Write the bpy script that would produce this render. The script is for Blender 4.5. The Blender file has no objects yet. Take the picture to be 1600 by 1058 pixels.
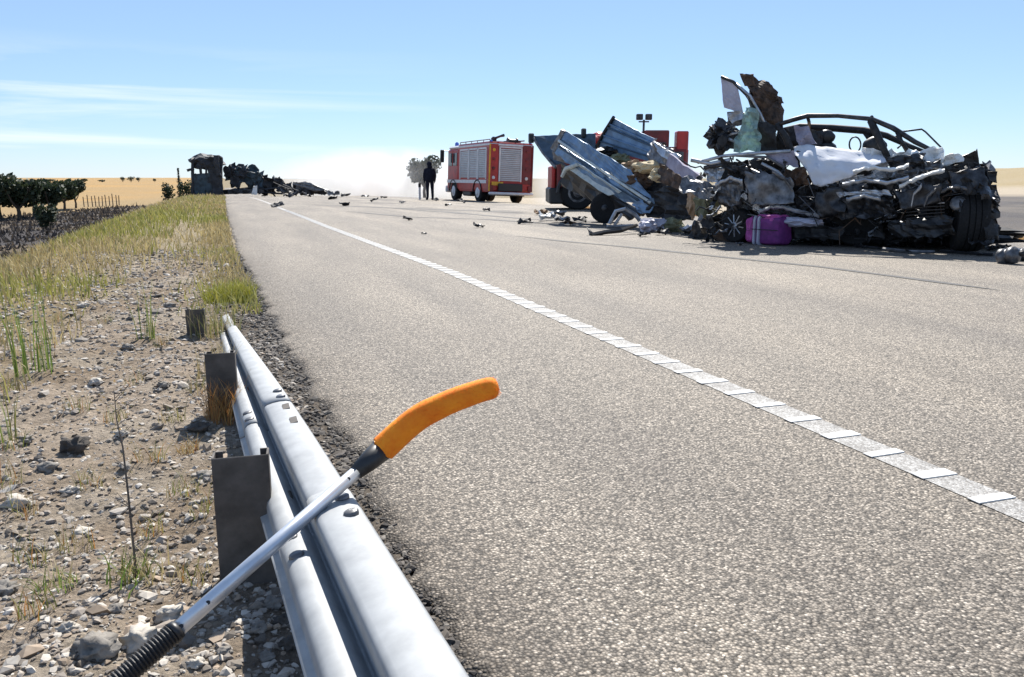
import bpy, math, random
import numpy as np
from mathutils import Vector, Matrix, noise as mnoise
R = math.radians
sc = bpy.context.scene
col = sc.collection
# ------------------------------------------------------------------ camera
EYE = .95; FPX = 1250.; TH = math.atan(252 / FPX); PS = math.atan(450 * math.cos(TH) / FPX)
cd = bpy.data.cameras.new('camera'); cam = bpy.data.objects.new('camera', cd); col.objects.link(cam)
cam.location = (0, 0, EYE); cam.rotation_euler = (math.pi / 2 - TH, 0, -PS)
cd.sensor_width = 36; cd.lens = 36 * FPX / 1600; cd.clip_start = .05; cd.clip_end = 9000
sc.camera = cam
# ------------------------------------------------------------------ sky, sun, exposure
SUN_AZ, SUN_EL = R(25), R(46)
w = bpy.data.worlds.new('World'); sc.world = w; w.use_nodes = True
nt = w.node_tree; nt.nodes.clear()
def nd(t, kind, **kw):
    n = t.nodes.new(kind)
    for k, v in kw.items():
        if k.startswith('i_'): n.inputs[k[2:]].default_value = v
        else: setattr(n, k, v)
    return n
sky = nd(nt, 'ShaderNodeTexSky', sky_type='NISHITA', sun_disc=False, sun_elevation=SUN_EL, sun_rotation=SUN_AZ,
         altitude=900, air_density=1.0, dust_density=.05, ozone_density=4.0)
tc = nd(nt, 'ShaderNodeTexCoord'); mp = nd(nt, 'ShaderNodeMapping'); mp.inputs['Scale'].default_value = (1.5, 1.5, 21)
mp.inputs['Location'].default_value = (.35, .1, 1.85)
mp.inputs['Rotation'].default_value = (R(-.9), 0, 0)
n1 = nd(nt, 'ShaderNodeTexNoise'); n1.inputs['Scale'].default_value = 1.1; n1.inputs['Detail'].default_value = 7
n1.inputs['Roughness'].default_value = .58; n1.inputs['Distortion'].default_value = .6
rp = nd(nt, 'ShaderNodeValToRGB'); rp.color_ramp.elements[0].position = .50; rp.color_ramp.elements[1].position = .80
rp.color_ramp.elements[1].color = (.8, .8, .8, 1)
mx = nd(nt, 'ShaderNodeMixRGB'); mx.inputs['Color2'].default_value = (8.6, 8.7, 8.9, 1)
bgd = nd(nt, 'ShaderNodeBackground'); bgd.inputs['Strength'].default_value = .068
wo = nd(nt, 'ShaderNodeOutputWorld')
L = nt.links.new
L(tc.outputs['Generated'], mp.inputs['Vector']); L(mp.outputs[0], n1.inputs['Vector']); L(n1.outputs['Fac'], rp.inputs[0])
# the cirrus lies in one bank over the fields to the left and thins out from there
sx_ = nd(nt, 'ShaderNodeSeparateXYZ'); L(tc.outputs['Generated'], sx_.inputs[0]); cm = nd(nt, 'ShaderNodeMapRange'); cm.inputs['From Min'].default_value = .30; cm.inputs['From Max'].default_value = -.12; L(sx_.outputs[0], cm.inputs['Value'])
ck = nd(nt, 'ShaderNodeMath', operation='MULTIPLY'); L(rp.outputs[0], ck.inputs[0]); L(cm.outputs[0], ck.inputs[1]); cz = nd(nt, 'ShaderNodeMapRange'); cz.inputs['From Min'].default_value = .15; cz.inputs['From Max'].default_value = .10; L(sx_.outputs[2], cz.inputs['Value'])
c2 = nd(nt, 'ShaderNodeMath', operation='MULTIPLY'); L(ck.outputs[0], c2.inputs[0]); L(cz.outputs[0], c2.inputs[1]); L(c2.outputs[0], mx.inputs['Fac']); tint = nd(nt, 'ShaderNodeMixRGB', blend_type='MULTIPLY'); tint.inputs[0].default_value = 1; tint.inputs[2].default_value = (.82, .88, 1.02, 1)
veil = nd(nt, 'ShaderNodeMixRGB'); veil.inputs[0].default_value = .42; veil.inputs[2].default_value = (3.5, 4.8, 6.7, 1)      # thin even air over the whole sky
L(sky.outputs[0], tint.inputs[1]); L(tint.outputs[0], veil.inputs[1]); L(veil.outputs[0], mx.inputs['Color1']); L(mx.outputs[0], bgd.inputs['Color']); L(bgd.outputs[0], wo.inputs[0])
sd = bpy.data.lights.new('sun', 'SUN'); so = bpy.data.objects.new('sun', sd); col.objects.link(so)
sd.energy = 4.6; sd.angle = R(.53); sd.color = (1, .955, .88)
SV = Vector((math.sin(SUN_AZ) * math.cos(SUN_EL), math.cos(SUN_AZ) * math.cos(SUN_EL), math.sin(SUN_EL)))
so.rotation_euler = SV.to_track_quat('Z', 'Y').to_euler(); so.location = (0, 0, 30)
sc.view_settings.view_transform = 'Standard'; sc.view_settings.look = 'None'; sc.view_settings.gamma = 1
sc.view_settings.exposure = 1.05
sc.render.engine = 'CYCLES'
sc.cycles.use_denoising = True; sc.cycles.max_bounces = 6; sc.cycles.diffuse_bounces = 3; sc.cycles.glossy_bounces = 3
sc.cycles.transmission_bounces = 4; sc.cycles.transparent_max_bounces = 8; sc.cycles.volume_bounces = 3; sc.cycles.volume_step_rate = 2
# ------------------------------------------------------------------ measuring helpers
FW = Vector((math.sin(PS) * math.cos(TH), math.cos(PS) * math.cos(TH), -math.sin(TH)))
RT = Vector((math.cos(PS), -math.sin(PS), 0)); UP = RT.cross(FW); HF = Vector((math.sin(PS), math.cos(PS), 0))
def at(px, py, d):
    """world point seen at a pixel of the photograph, d metres ahead"""
    r = FW + RT * ((px - 800) / FPX) + UP * ((529 - py) / FPX)
    return Vector((0, 0, EYE)) + r * (d / r.dot(HF))
def at_z(px, py, z):
    r = FW + RT * ((px - 800) / FPX) + UP * ((529 - py) / FPX)
    return Vector((0, 0, EYE)) + r * ((z - EYE) / r.z)
def zr(y):
    a = np.clip(np.asarray(y, float) - 8, 0, 90)
    return -.00016 * a * a - .0288 * np.clip(np.asarray(y, float) - 98, 0, 90)
def edge_x(y): return np.interp(y, [0, 2, 2.9, 3.8, 5.1, 7.3, 11, 21, 46, 90], [.40, .36, .35, .30, .25, .20, .10, .02, -.08, -.1])
def line_x(y): return np.interp(y, [0, 8, 11.8, 16.4, 27, 60, 120], [2.05, 2.05, 1.92, 1.79, 1.64, 1.6, 1.6])
def sstep(a, b, x):
    t = np.clip((x - a) / (b - a), 0, 1); return t * t * (3 - 2 * t)
def vnoise(x, y, s, seed=0):
    """cheap smooth value noise, numpy"""
    x = np.asarray(x, float) / s; y = np.asarray(y, float) / s
    xi = np.floor(x).astype(int); yi = np.floor(y).astype(int); fx = x - xi; fy = y - yi
    fx = fx * fx * (3 - 2 * fx); fy = fy * fy * (3 - 2 * fy)
    def h(a, b):
        n = (a * 374761393 + b * 668265263 + seed * 1442695041) & 0x7fffffff
        n = ((n ^ (n >> 13)) * 1274126177) & 0x7fffffff
        return ((n ^ (n >> 16)) & 0xffff) / 65535.
    return (h(xi, yi) * (1 - fx) + h(xi + 1, yi) * fx) * (1 - fy) + (h(xi, yi + 1) * (1 - fx) + h(xi + 1, yi + 1) * fx) * fy
def terrain(x, y):
    x = np.asarray(x, float); y = np.asarray(y, float)
    base = zr(y)
    rng = np.hypot(x, y)
    ex = edge_x(y)
    z = base + np.where(x > ex + .03, -.06, -.015)
    # the verge slopes off to the left
    u = np.clip(-x - 1.8, 0, None)
    bank = -np.where(u < 1.2, .5 * u * u / 2.4, .25 * 1.2 + .5 * (u - 1.2))
    floor = -3.2 + 2.35 * sstep(105, 330, rng) - base + .25 * (vnoise(x, y, 21, 3) - .5)
    zl = np.maximum(bank, floor) + .12 * (vnoise(x, y, 1.7, 5) - .5) * sstep(.2, 2, u)
    z = np.where(x < -1.8, base + zl - .015, z)
    verge = (x < ex)
    near = np.clip(1.3 - rng / 40, 0, 1)
    rough = .05 * (vnoise(x, y, .55, 1) - .5) + .03 * (vnoise(x, y, .17, 2) - .5) + .022 * (vnoise(x, y, .06, 7) - .5)
    z = z + np.where(verge, rough * near * sstep(0, .25, ex - x + .06), 0)
    # right hand side, ground rising to a low hill
    v = np.clip(x - 11.4, 0, None)
    az = np.degrees(np.arctan2(x, np.maximum(y, .01)))
    hill = 8.2 * sstep(45, 240, v) * sstep(37, 47, az)
    z = z + np.where(x > 11.4, (-.35 * sstep(.4, 2.5, v) + .1 * (vnoise(x, y, 2.3, 11) - .5)) * sstep(0, 1, v) + hill, 0)
    # behind the crest everything levels out
    return np.where(y > 200, np.maximum(z, -2.2 if False else z), z)
def tz(x, y): return float(terrain(np.array([x]), np.array([y]))[0])
def ground_at(px, py):
    r = FW + RT * ((px - 800) / FPX) + UP * ((529 - py) / FPX); o_ = Vector((0, 0, EYE))
    def above(t):
        p = o_ + r * t; zz = float(zr(p.y)) if edge_x(p.y) < p.x < 11.2 else tz(p.x, p.y); return p.z - zz, p, zz
    a = .6; b = a
    while b < 500 and above(b)[0] > 0: a = b; b = b * 1.025 + .01
    for _ in range(18):
        m_ = (a + b) / 2
        if above(m_)[0] > 0: a = m_
        else: b = m_
    h, p, zz = above(b); p.z = zz; return p
# ------------------------------------------------------------------ materials
MATS = {}
def mat(name, c1, c2=None, rough=.7, metal=0, scale=6, bump=0., bscale=None, spec=.5, detail=5, lo=.35, hi=.65, attr=None, trans=0, alpha=None, sheen=0):
    m = bpy.data.materials.new(name); m.use_nodes = True; t = m.node_tree
    b = t.nodes['Principled BSDF']; b.inputs['Roughness'].default_value = rough; b.inputs['Metallic'].default_value = metal
    b.inputs['Specular IOR Level'].default_value = spec
    c2 = c2 or tuple(v * .75 for v in c1)
    co = nd(t, 'ShaderNodeTexCoord')
    n = nd(t, 'ShaderNodeTexNoise'); n.inputs['Scale'].default_value = scale; n.inputs['Detail'].default_value = detail; n.inputs['Roughness'].default_value = .6
    r = nd(t, 'ShaderNodeValToRGB'); r.color_ramp.elements[0].position = lo; r.color_ramp.elements[1].position = hi
    r.color_ramp.elements[0].color = (*c2, 1); r.color_ramp.elements[1].color = (*c1, 1)
    l = t.links.new
    l(co.outputs['Object'], n.inputs['Vector']); l(n.outputs['Fac'], r.inputs[0])
    out = r.outputs[0]
    if attr:
        a = nd(t, 'ShaderNodeVertexColor', layer_name=attr); k = nd(t, 'ShaderNodeMixRGB', blend_type='MULTIPLY'); k.inputs['Fac'].default_value = 1
        l(out, k.inputs['Color1']); l(a.outputs[0], k.inputs['Color2']); out = k.outputs[0]
    l(out, b.inputs['Base Color'])
    if bump:
        n2 = nd(t, 'ShaderNodeTexNoise'); n2.inputs['Scale'].default_value = bscale or scale * 4; n2.inputs['Detail'].default_value = 6
        bm = nd(t, 'ShaderNodeBump'); bm.inputs['Strength'].default_value = min(1, bump * 20); bm.inputs['Distance'].default_value = bump
        l(co.outputs['Object'], n2.inputs['Vector']); l(n2.outputs['Fac'], bm.inputs['Height']); l(bm.outputs[0], b.inputs['Normal'])
    if trans:
        tr = nd(t, 'ShaderNodeBsdfTranslucent'); ms = nd(t, 'ShaderNodeMixShader'); ms.inputs[0].default_value = trans
        l(out, tr.inputs['Color']); l(b.outputs[0], ms.inputs[1]); l(tr.outputs[0], ms.inputs[2]); l(ms.outputs[0], t.nodes['Material Output'].inputs[0])
    MATS[name] = m
    return m
mat('scorched', (.035, .033, .033), (.012, .012, .013), rough=.6, scale=14, bump=.006, spec=.35)
mat('black_plastic', (.022, .022, .024), (.012, .012, .013), rough=.45, scale=20, bump=.002)
mat('rubber', (.022, .021, .021), (.012, .012, .012), rough=.85, scale=40, bump=.002, spec=.25)
mat('dark_metal', (.085, .085, .09), (.022, .022, .024), rough=.45, metal=.7, scale=9, bump=.006)
mat('silver_paint', (.50, .52, .55), (.22, .23, .25), rough=.34, metal=.55, scale=7, bump=.005, lo=.3, hi=.6)
mat('grey_metal', (.24, .24, .25), (.07, .07, .073), rough=.45, metal=.6, scale=8, bump=.006)
mat('rusty', (.13, .075, .045), (.04, .028, .022), rough=.85, scale=9, bump=.008)
mat('brown_burnt', (.12, .075, .05), (.03, .021, .018), rough=.8, scale=11, bump=.012)
mat('white_cloth', (.80, .81, .84), (.70, .72, .78), rough=.85, scale=4, bump=.006, bscale=9, trans=.2)
mat('lilac_cloth', (.40, .38, .46), (.27, .25, .32), rough=.9, scale=6, bump=.006)
mat('white_paint', (.78, .78, .76), (.60, .60, .58), rough=.45, scale=5)
mat('glass_green', (.42, .58, .54), (.30, .42, .40), rough=.12, scale=10, trans=.35)
mat('blue_steel', (.18, .29, .43), (.11, .18, .28), rough=.42, metal=.3, scale=5, bump=.003)
mat('blue_dark', (.065, .105, .155), (.035, .06, .09), rough=.6, metal=.1, scale=5, bump=.003)
mat('mudguard_white', (.62, .66, .64), (.42, .47, .46), rough=.5, scale=7)
mat('red_paint', (.46, .025, .02), (.30, .018, .016), rough=.35, scale=3)
mat('red_dark', (.20, .014, .014), (.10, .01, .01), rough=.4, scale=3)
mat('fe_white', (.72, .72, .72), (.58, .58, .60), rough=.4, scale=4)
mat('shutter', (.50, .51, .53), (.40, .41, .43), rough=.4, metal=.4, scale=3)
mat('yellow_paint', (.75, .42, .03), (.6, .3, .02), rough=.5)
mat('window_glass', (.05, .06, .07), (.03, .035, .04), rough=.08)
mat('lamp_white', (.8, .8, .78), rough=.2)
mat('lamp_blue', (.06, .14, .55), rough=.2)
mat('navy_cloth', (.018, .02, .035), (.010, .011, .019), rough=.9, scale=12, bump=.006, spec=.2)
mat('skin', (.42, .26, .19), rough=.6)
mat('purple_cloth', (.20, .03, .19), (.11, .018, .12), rough=.7, scale=10, bump=.004)
mat('lit_purple_cloth', (.50, .10, .33), (.36, .06, .26), rough=.7, scale=10)  # pink copy of the purple, colours in the suitcase's sunlit faces
mat('pale_lilac', (.50, .49, .57), (.36, .35, .42), rough=.6)
mat('cardboard', (.42, .29, .19), (.30, .20, .12), rough=.9, scale=6, bump=.004)
mat('cream_cloth', (.62, .52, .34), (.45, .36, .22), rough=.9, scale=8, bump=.01)
mat('olive_cloth', (.22, .22, .13), (.12, .12, .07), rough=.9, scale=8, bump=.01)
mat('galvanised', (.34, .352, .36), (.25, .26, .268), rough=.62, metal=.05, scale=16, bump=.0014, bscale=40, lo=.3, hi=.7)
mat('post_steel', (.115, .10, .088), (.055, .048, .042), rough=.75, metal=.15, scale=14, bump=.003)
mat('aluminium', (.66, .69, .73), (.54, .57, .62), rough=.32, metal=.6, scale=18)
mat('orange_pile', (1.0, .32, .012), (.90, .21, .006), rough=.85, scale=20, bump=.003, bscale=90)
mat('yellow_rubber', (.72, .45, .05), rough=.6)
mat('charcoal', (.045, .047, .055), (.018, .018, .02), rough=.75, scale=3, bump=.03)
mat('charred_teal', (.055, .085, .105), (.02, .03, .037), rough=.7, scale=3, bump=.02)
mat('ash', (.30, .29, .29), (.10, .10, .10), rough=.9, scale=4, bump=.02)
mat('bark', (.09, .07, .05), (.045, .035, .026), rough=.95, scale=8, bump=.02)
mat('oak_leaf', (.050, .068, .030), (.024, .034, .017), rough=.65, scale=.9, trans=.25)
mat('pine_leaf', (.045, .068, .036), (.026, .04, .022), rough=.65, scale=.9, trans=.25)
mat('hazy_leaf', (.05, .066, .045), (.03, .04, .028), rough=.8, scale=.9, trans=.2)
mat('wood_post', (.16, .13, .10), (.09, .07, .055), rough=.9, scale=9, bump=.004)
mat('blade', (1, 1, 1), (.7, .7, .7), rough=.7, scale=3, attr='Col', trans=.3)
mat('stone', (1, 1, 1), (.72, .70, .68), rough=.9, scale=45, attr='Col', bump=.003, bscale=120)
mat('rock', (.27, .25, .225), (.12, .108, .095), rough=.95, scale=16, bump=.02, bscale=38)
mat('pale_rock', (.50, .46, .40), (.33, .30, .26), rough=.95, scale=16, bump=.02, bscale=38)
mat('dark_rock', (.09, .078, .068), (.045, .04, .035), rough=.95, scale=20, bump=.02, bscale=38)
mat('skid', (.10, .097, .093), (.07, .068, .066), rough=.9, scale=4)
# asphalt: chippings in binder
def asphalt():
    m = bpy.data.materials.new('asphalt'); m.use_nodes = True; t = m.node_tree; b = t.nodes['Principled BSDF']; l = t.links.new
    b.inputs['Roughness'].default_value = .78; b.inputs['Specular IOR Level'].default_value = .3
    co = nd(t, 'ShaderNodeTexCoord')
    v = nd(t, 'ShaderNodeTexVoronoi', feature='F1'); v.inputs['Scale'].default_value = 138; v.inputs['Randomness'].default_value = 1
    l(co.outputs['Object'], v.inputs['Vector'])
    sep = nd(t, 'ShaderNodeSeparateColor'); l(v.outputs['Color'], sep.inputs[0])
    r = nd(t, 'ShaderNodeValToRGB'); e = r.color_ramp.elements; r.color_ramp.interpolation = 'LINEAR'
    e[0].position = 0; e[0].color = (.075, .069, .062, 1); e[1].position = 1; e[1].color = (.60, .55, .48, 1)
    for p, c in ((.22, (.135, .122, .106)), (.55, (.25, .226, .195)), (.85, (.37, .33, .28)), (.95, (.49, .445, .385))):
        q = e.new(p); q.color = (*c, 1)
    l(sep.outputs[0], r.inputs[0])
    # darker binder between the chips
    dr = nd(t, 'ShaderNodeValToRGB'); dr.color_ramp.elements[0].position = .25; dr.color_ramp.elements[0].color = (1, 1, 1, 1)
    dr.color_ramp.elements[1].position = .75; dr.color_ramp.elements[1].color = (.35, .34, .33, 1)
    l(v.outputs['Distance'], dr.inputs[0])
    mu = nd(t, 'ShaderNodeMixRGB', blend_type='MULTIPLY'); mu.inputs[0].default_value = 1; l(r.outputs[0], mu.inputs[1]); l(dr.outputs[0], mu.inputs[2])
    # broad wear
    mpn = nd(t, 'ShaderNodeMapping'); mpn.inputs['Scale'].default_value = (1.6, .22, 1); l(co.outputs['Object'], mpn.inputs[0])
    n = nd(t, 'ShaderNodeTexNoise'); n.inputs['Scale'].default_value = 1.1; n.inputs['Detail'].default_value = 6; l(mpn.outputs[0], n.inputs['Vector'])
    wr = nd(t, 'ShaderNodeValToRGB'); wr.color_ramp.elements[0].position = .3; wr.color_ramp.elements[0].color = (.82, .80, .79, 1)
    wr.color_ramp.elements[1].position = .7; wr.color_ramp.elements[1].color = (1.22, 1.18, 1.12, 1); l(n.outputs['Fac'], wr.inputs[0])
    m2 = nd(t, 'ShaderNodeMixRGB', blend_type='MULTIPLY'); m2.inputs[0].default_value = 1; l(mu.outputs[0], m2.inputs[1]); l(wr.outputs[0], m2.inputs[2])
    # fluid, soot and mud tracked about round the crash, with a shape of its own
    a = nd(t, 'ShaderNodeVertexColor', layer_name='Col')
    m3 = nd(t, 'ShaderNodeMixRGB', blend_type='MULTIPLY'); m3.inputs[0].default_value = 1; l(m2.outputs[0], m3.inputs[1]); l(a.outputs[0], m3.inputs[2])
    l(m3.outputs[0], b.inputs['Base Color'])
    bm = nd(t, 'ShaderNodeBump', invert=True); bm.inputs['Strength'].default_value = .75; bm.inputs['Distance'].default_value = .0045
    l(v.outputs['Distance'], bm.inputs['Height']); l(bm.outputs[0], b.inputs['Normal'])
    MATS['asphalt'] = m
asphalt()
def road_white():
    m = bpy.data.materials.new('road_white'); m.use_nodes = True; t = m.node_tree; b = t.nodes['Principled BSDF']; l = t.links.new
    b.inputs['Roughness'].default_value = .75
    co = nd(t, 'ShaderNodeTexCoord')
    v = nd(t, 'ShaderNodeTexVoronoi'); v.inputs['Scale'].default_value = 138; l(co.outputs['Object'], v.inputs['Vector'])
    n = nd(t, 'ShaderNodeTexNoise'); n.inputs['Scale'].default_value = 7; n.inputs['Detail'].default_value = 5; l(co.outputs['Object'], n.inputs['Vector'])
    sep = nd(t, 'ShaderNodeSeparateColor'); l(v.outputs['Color'], sep.inputs[0])
    ad = nd(t, 'ShaderNodeMath', operation='ADD'); l(sep.outputs[1], ad.inputs[0]); l(n.outputs['Fac'], ad.inputs[1])
    r = nd(t, 'ShaderNodeValToRGB'); e = r.color_ramp.elements; e[0].position = .28; e[0].color = (.13, .12, .11, 1); e[1].position = .9; e[1].color = (.40, .39, .37, 1)
    q = e.new(.6); q.color = (.235, .225, .21, 1)
    mm = nd(t, 'ShaderNodeMath', operation='MULTIPLY'); mm.inputs[1].default_value = .6; l(ad.outputs[0], mm.inputs[0]); l(mm.outputs[0], r.inputs[0])
    l(r.outputs[0], b.inputs['Base Color'])
    bm = nd(t, 'ShaderNodeBump', invert=True); bm.inputs['Strength'].default_value = .7; bm.inputs['Distance'].default_value = .004
    l(v.outputs['Distance'], bm.inputs['Height']); l(bm.outputs[0], b.inputs['Normal']); MATS['road_white'] = m
road_white()
mat('bar_white', (.68, .67, .64), (.42, .41, .39), rough=.7, scale=40, bump=.002, bscale=120)
def ground_mat():
    m = bpy.data.materials.new('ground'); m.use_nodes = True; t = m.node_tree; b = t.nodes['Principled BSDF']; l = t.links.new
    b.inputs['Roughness'].default_value = .95; b.inputs['Specular IOR Level'].default_value = .15
    co = nd(t, 'ShaderNodeTexCoord'); a = nd(t, 'ShaderNodeVertexColor', layer_name='Col')
    n = nd(t, 'ShaderNodeTexNoise'); n.inputs['Scale'].default_value = 26; n.inputs['Detail'].default_value = 9; n.inputs['Roughness'].default_value = .72
    l(co.outputs['Object'], n.inputs['Vector'])
    r = nd(t, 'ShaderNodeValToRGB'); r.color_ramp.elements[0].position = .32; r.color_ramp.elements[0].color = (.52, .50, .47, 1)
    r.color_ramp.elements[1].position = .68; r.color_ramp.elements[1].color = (1.35, 1.33, 1.3, 1); l(n.outputs['Fac'], r.inputs[0])
    k = nd(t, 'ShaderNodeMixRGB', blend_type='MULTIPLY'); k.inputs[0].default_value = 1; l(a.outputs[0], k.inputs[1]); l(r.outputs[0], k.inputs[2])
    l(k.outputs[0], b.inputs['Base Color'])
    n2 = nd(t, 'ShaderNodeTexNoise'); n2.inputs['Scale'].default_value = 55; n2.inputs['Detail'].default_value = 8; n2.inputs['Roughness'].default_value = .7
    l(co.outputs['Object'], n2.inputs['Vector'])
    bm = nd(t, 'ShaderNodeBump'); bm.inputs['Strength'].default_value = .8; bm.inputs['Distance'].default_value = .03
    l(n2.outputs['Fac'], bm.inputs['Height']); l(bm.outputs[0], b.inputs['Normal']); MATS['ground'] = m
ground_mat()
# ------------------------------------------------------------------ mesh helpers (everything in world coordinates; parents are unrotated)
ORG = {}
class MB:
    def __init__(s): s.v = []; s.f = []
    def add(s, vs, fs):
        o = len(s.v); s.v += [tuple(p) for p in vs]; s.f += [tuple(i + o for i in f) for f in fs]; return s
    def box(s, c, size, M=None, taper=1., ch=0.):
        hx, hy, hz = (d / 2 for d in size); c = Vector(c)
        if ch:
            k = min(ch, hx * .9, hy * .9, hz * .9); P = []
            for sx in (-1, 1):
                for sy in (-1, 1):
                    for sz in (-1, 1):
                        P += [(sx * (hx - k), sy * (hy - k), sz * hz), (sx * (hx - k), sy * hy, sz * (hz - k)), (sx * hx, sy * (hy - k), sz * (hz - k))]
            def ix(sx, sy, sz, a): return ((sx > 0) * 4 + (sy > 0) * 2 + (sz > 0)) * 3 + a
            F = []
            for sz in (-1, 1):
                q = [ix(-1, -1, sz, 0), ix(1, -1, sz, 0), ix(1, 1, sz, 0), ix(-1, 1, sz, 0)]; F.append(q if sz > 0 else q[::-1])
            for sy in (-1, 1):
                q = [ix(-1, sy, -1, 1), ix(1, sy, -1, 1), ix(1, sy, 1, 1), ix(-1, sy, 1, 1)]; F.append(q if sy < 0 else q[::-1])
            for sx in (-1, 1):
                q = [ix(sx, -1, -1, 2), ix(sx, 1, -1, 2), ix(sx, 1, 1, 2), ix(sx, -1, 1, 2)]; F.append(q if sx > 0 else q[::-1])
            for sy in (-1, 1):
                for sz in (-1, 1): F.append([ix(-1, sy, sz, 0), ix(1, sy, sz, 0), ix(1, sy, sz, 1), ix(-1, sy, sz, 1)])
                for sx in (-1, 1): F.append([ix(sx, sy, -1, 1), ix(sx, sy, 1, 1), ix(sx, sy, 1, 2), ix(sx, sy, -1, 2)])
            for sx in (-1, 1):
                for sz in (-1, 1): F.append([ix(sx, -1, sz, 0), ix(sx, 1, sz, 0), ix(sx, 1, sz, 2), ix(sx, -1, sz, 2)])
                for sy in (-1, 1):
                    for sz in (-1, 1): F.append([ix(sx, sy, sz, 0), ix(sx, sy, sz, 1), ix(sx, sy, sz, 2)])
        else:
            P = [(x * hx * (taper if z > 0 else 1), y * hy * (taper if z > 0 else 1), z * hz) for z in (-1, 1) for y in (-1, 1) for x in (-1, 1)]
            F = [(0, 2, 3, 1), (4, 5, 7, 6), (0, 1, 5, 4), (2, 6, 7, 3), (0, 4, 6, 2), (1, 3, 7, 5)]
        P = [Vector(p) for p in P]
        if M is not None: P = [M @ p for p in P]
        return s.add([c + p for p in P], F)
    def tube(s, pts, rad, n=8, cap=True):
        pts = [Vector(p) for p in pts]; rad = rad if isinstance(rad, (list, tuple)) else [rad] * len(pts)
        V = []; ref = None
        for i, p in enumerate(pts):
            t = (pts[min(i + 1, len(pts) - 1)] - pts[max(i - 1, 0)]).normalized()
            if ref is None: ref = t.orthogonal().normalized()
            ref = (ref - t * ref.dot(t)).normalized(); bi = t.cross(ref)
            for k in range(n):
                a = 2 * math.pi * k / n; V.append(p + (ref * math.cos(a) + bi * math.sin(a)) * rad[i])
        F = [(i * n + k, i * n + (k + 1) % n, (i + 1) * n + (k + 1) % n, (i + 1) * n + k) for i in range(len(pts) - 1) for k in range(n)]
        if cap: F += [tuple(range(n))[::-1], tuple(range((len(pts) - 1) * n, len(pts) * n))]
        return s.add(V, F)
    def lathe(s, c, axis, prof, n=20):
        """prof: list of (distance along the axis, radius)"""
        c = Vector(c); axis = Vector(axis).normalized(); u = axis.orthogonal().normalized(); v = axis.cross(u); V = []
        for h, r in prof:
            for k in range(n):
                a = 2 * math.pi * k / n; V.append(c + axis * h + (u * math.cos(a) + v * math.sin(a)) * r)
        m = len(prof)
        F = [(i * n + k, i * n + (k + 1) % n, (i + 1) * n + (k + 1) % n, (i + 1) * n + k) for i in range(m - 1) for k in range(n)]
        F += [tuple(range(n))[::-1], tuple(range((m - 1) * n, m * n))]
        return s.add(V, F)
    def blob(s, c, size, seed=0, amp=.25, sub=2, M=None, freq=1.4, flat=None):
        V, F = ICO[sub]; P = []
        for p in V:
            q = Vector(p); d = 1 + amp * (mnoise.noise(q * freq + Vector((seed * 7.1, seed * 3.3, seed))) + .5 * mnoise.noise(q * freq * 2.3 + Vector((seed, 9, seed * 2))))
            q = q * d; q = Vector((q.x * size[0], q.y * size[1], q.z * size[2]))
            if M is not None: q = M @ q
            P.append(Vector(c) + q)
        return s.add(P, F)
    def xf(s, M):
        s.v = [tuple(M @ Vector(p)) for p in s.v]; return s
    def build(s, name, m, parent=None, smooth=False, base=None, colors=None):
        """parent: Empty or part; base: own origin of a top-level mesh"""
        o0 = ORG[parent.name] if parent else Vector(base if base is not None else (0, 0, 0))
        me = bpy.data.meshes.new(name)
        me.from_pydata([(p[0] - o0[0], p[1] - o0[1], p[2] - o0[2]) for p in s.v], [], s.f)
        if smooth: me.polygons.foreach_set('use_smooth', [True] * len(me.polygons))
        if colors is not None:
            ca = me.color_attributes.new('Col', 'FLOAT_COLOR', 'POINT')
            c4 = np.ones((len(s.v), 4), 'f'); c4[:, :3] = colors; ca.data.foreach_set('color', c4.ravel())
        me.materials.append(MATS[m]); me.update()
        o = bpy.data.objects.new(name, me); col.objects.link(o)
        if parent: o.parent = parent
        else: o.location = o0
        ORG[o.name] = Vector(o0)
        return o
def ico(sub):
    import bmesh
    bm = bmesh.new(); bmesh.ops.create_icosphere(bm, subdivisions=sub, radius=1); bm.verts.ensure_lookup_table()
    r = ([v.co[:] for v in bm.verts], [tuple(v.index for v in f.verts) for f in bm.faces]); bm.free(); return r
ICO = {k: ico(k) for k in (1, 2, 3, 4)}
def tag(o, label, cat, group=None):
    o['label'] = label; o['category'] = cat
    if group: o['group'] = group
    return o
def thing(name, loc, label, cat, group=None):
    o = bpy.data.objects.new(name, None); col.objects.link(o); o.location = loc; ORG[o.name] = Vector(loc); o.empty_display_size = .2
    return tag(o, label, cat, group)
def sheet(P, th=.006):
    """P: grid [i][j] of points -> closed thin solid"""
    nu, nv = len(P), len(P[0]); mb = MB(); V = []; N = []
    for i in range(nu):
        for j in range(nv):
            a = Vector(P[min(i + 1, nu - 1)][j]) - Vector(P[max(i - 1, 0)][j]); b = Vector(P[i][min(j + 1, nv - 1)]) - Vector(P[i][max(j - 1, 0)])
            n = a.cross(b); n = n.normalized() if n.length > 1e-9 else Vector((0, 0, 1)); V.append(Vector(P[i][j])); N.append(n)
    top = [v + n * th / 2 for v, n in zip(V, N)]; bot = [v - n * th / 2 for v, n in zip(V, N)]; k = nu * nv
    F = []
    for i in range(nu - 1):
        for j in range(nv - 1):
            a, b, c, d = i * nv + j, (i + 1) * nv + j, (i + 1) * nv + j + 1, i * nv + j + 1
            F += [(a, b, c, d), (a + k, d + k, c + k, b + k)]
    ring = [j for j in range(nv)] + [i * nv + nv - 1 for i in range(1, nu)] + [(nu - 1) * nv + j for j in range(nv - 2, -1, -1)] + [i * nv for i in range(nu - 2, 0, -1)]
    for a, b in zip(ring, ring[1:] + ring[:1]): F.append((a, b, b + k, a + k))
    return mb.add(top + bot, F)
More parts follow.
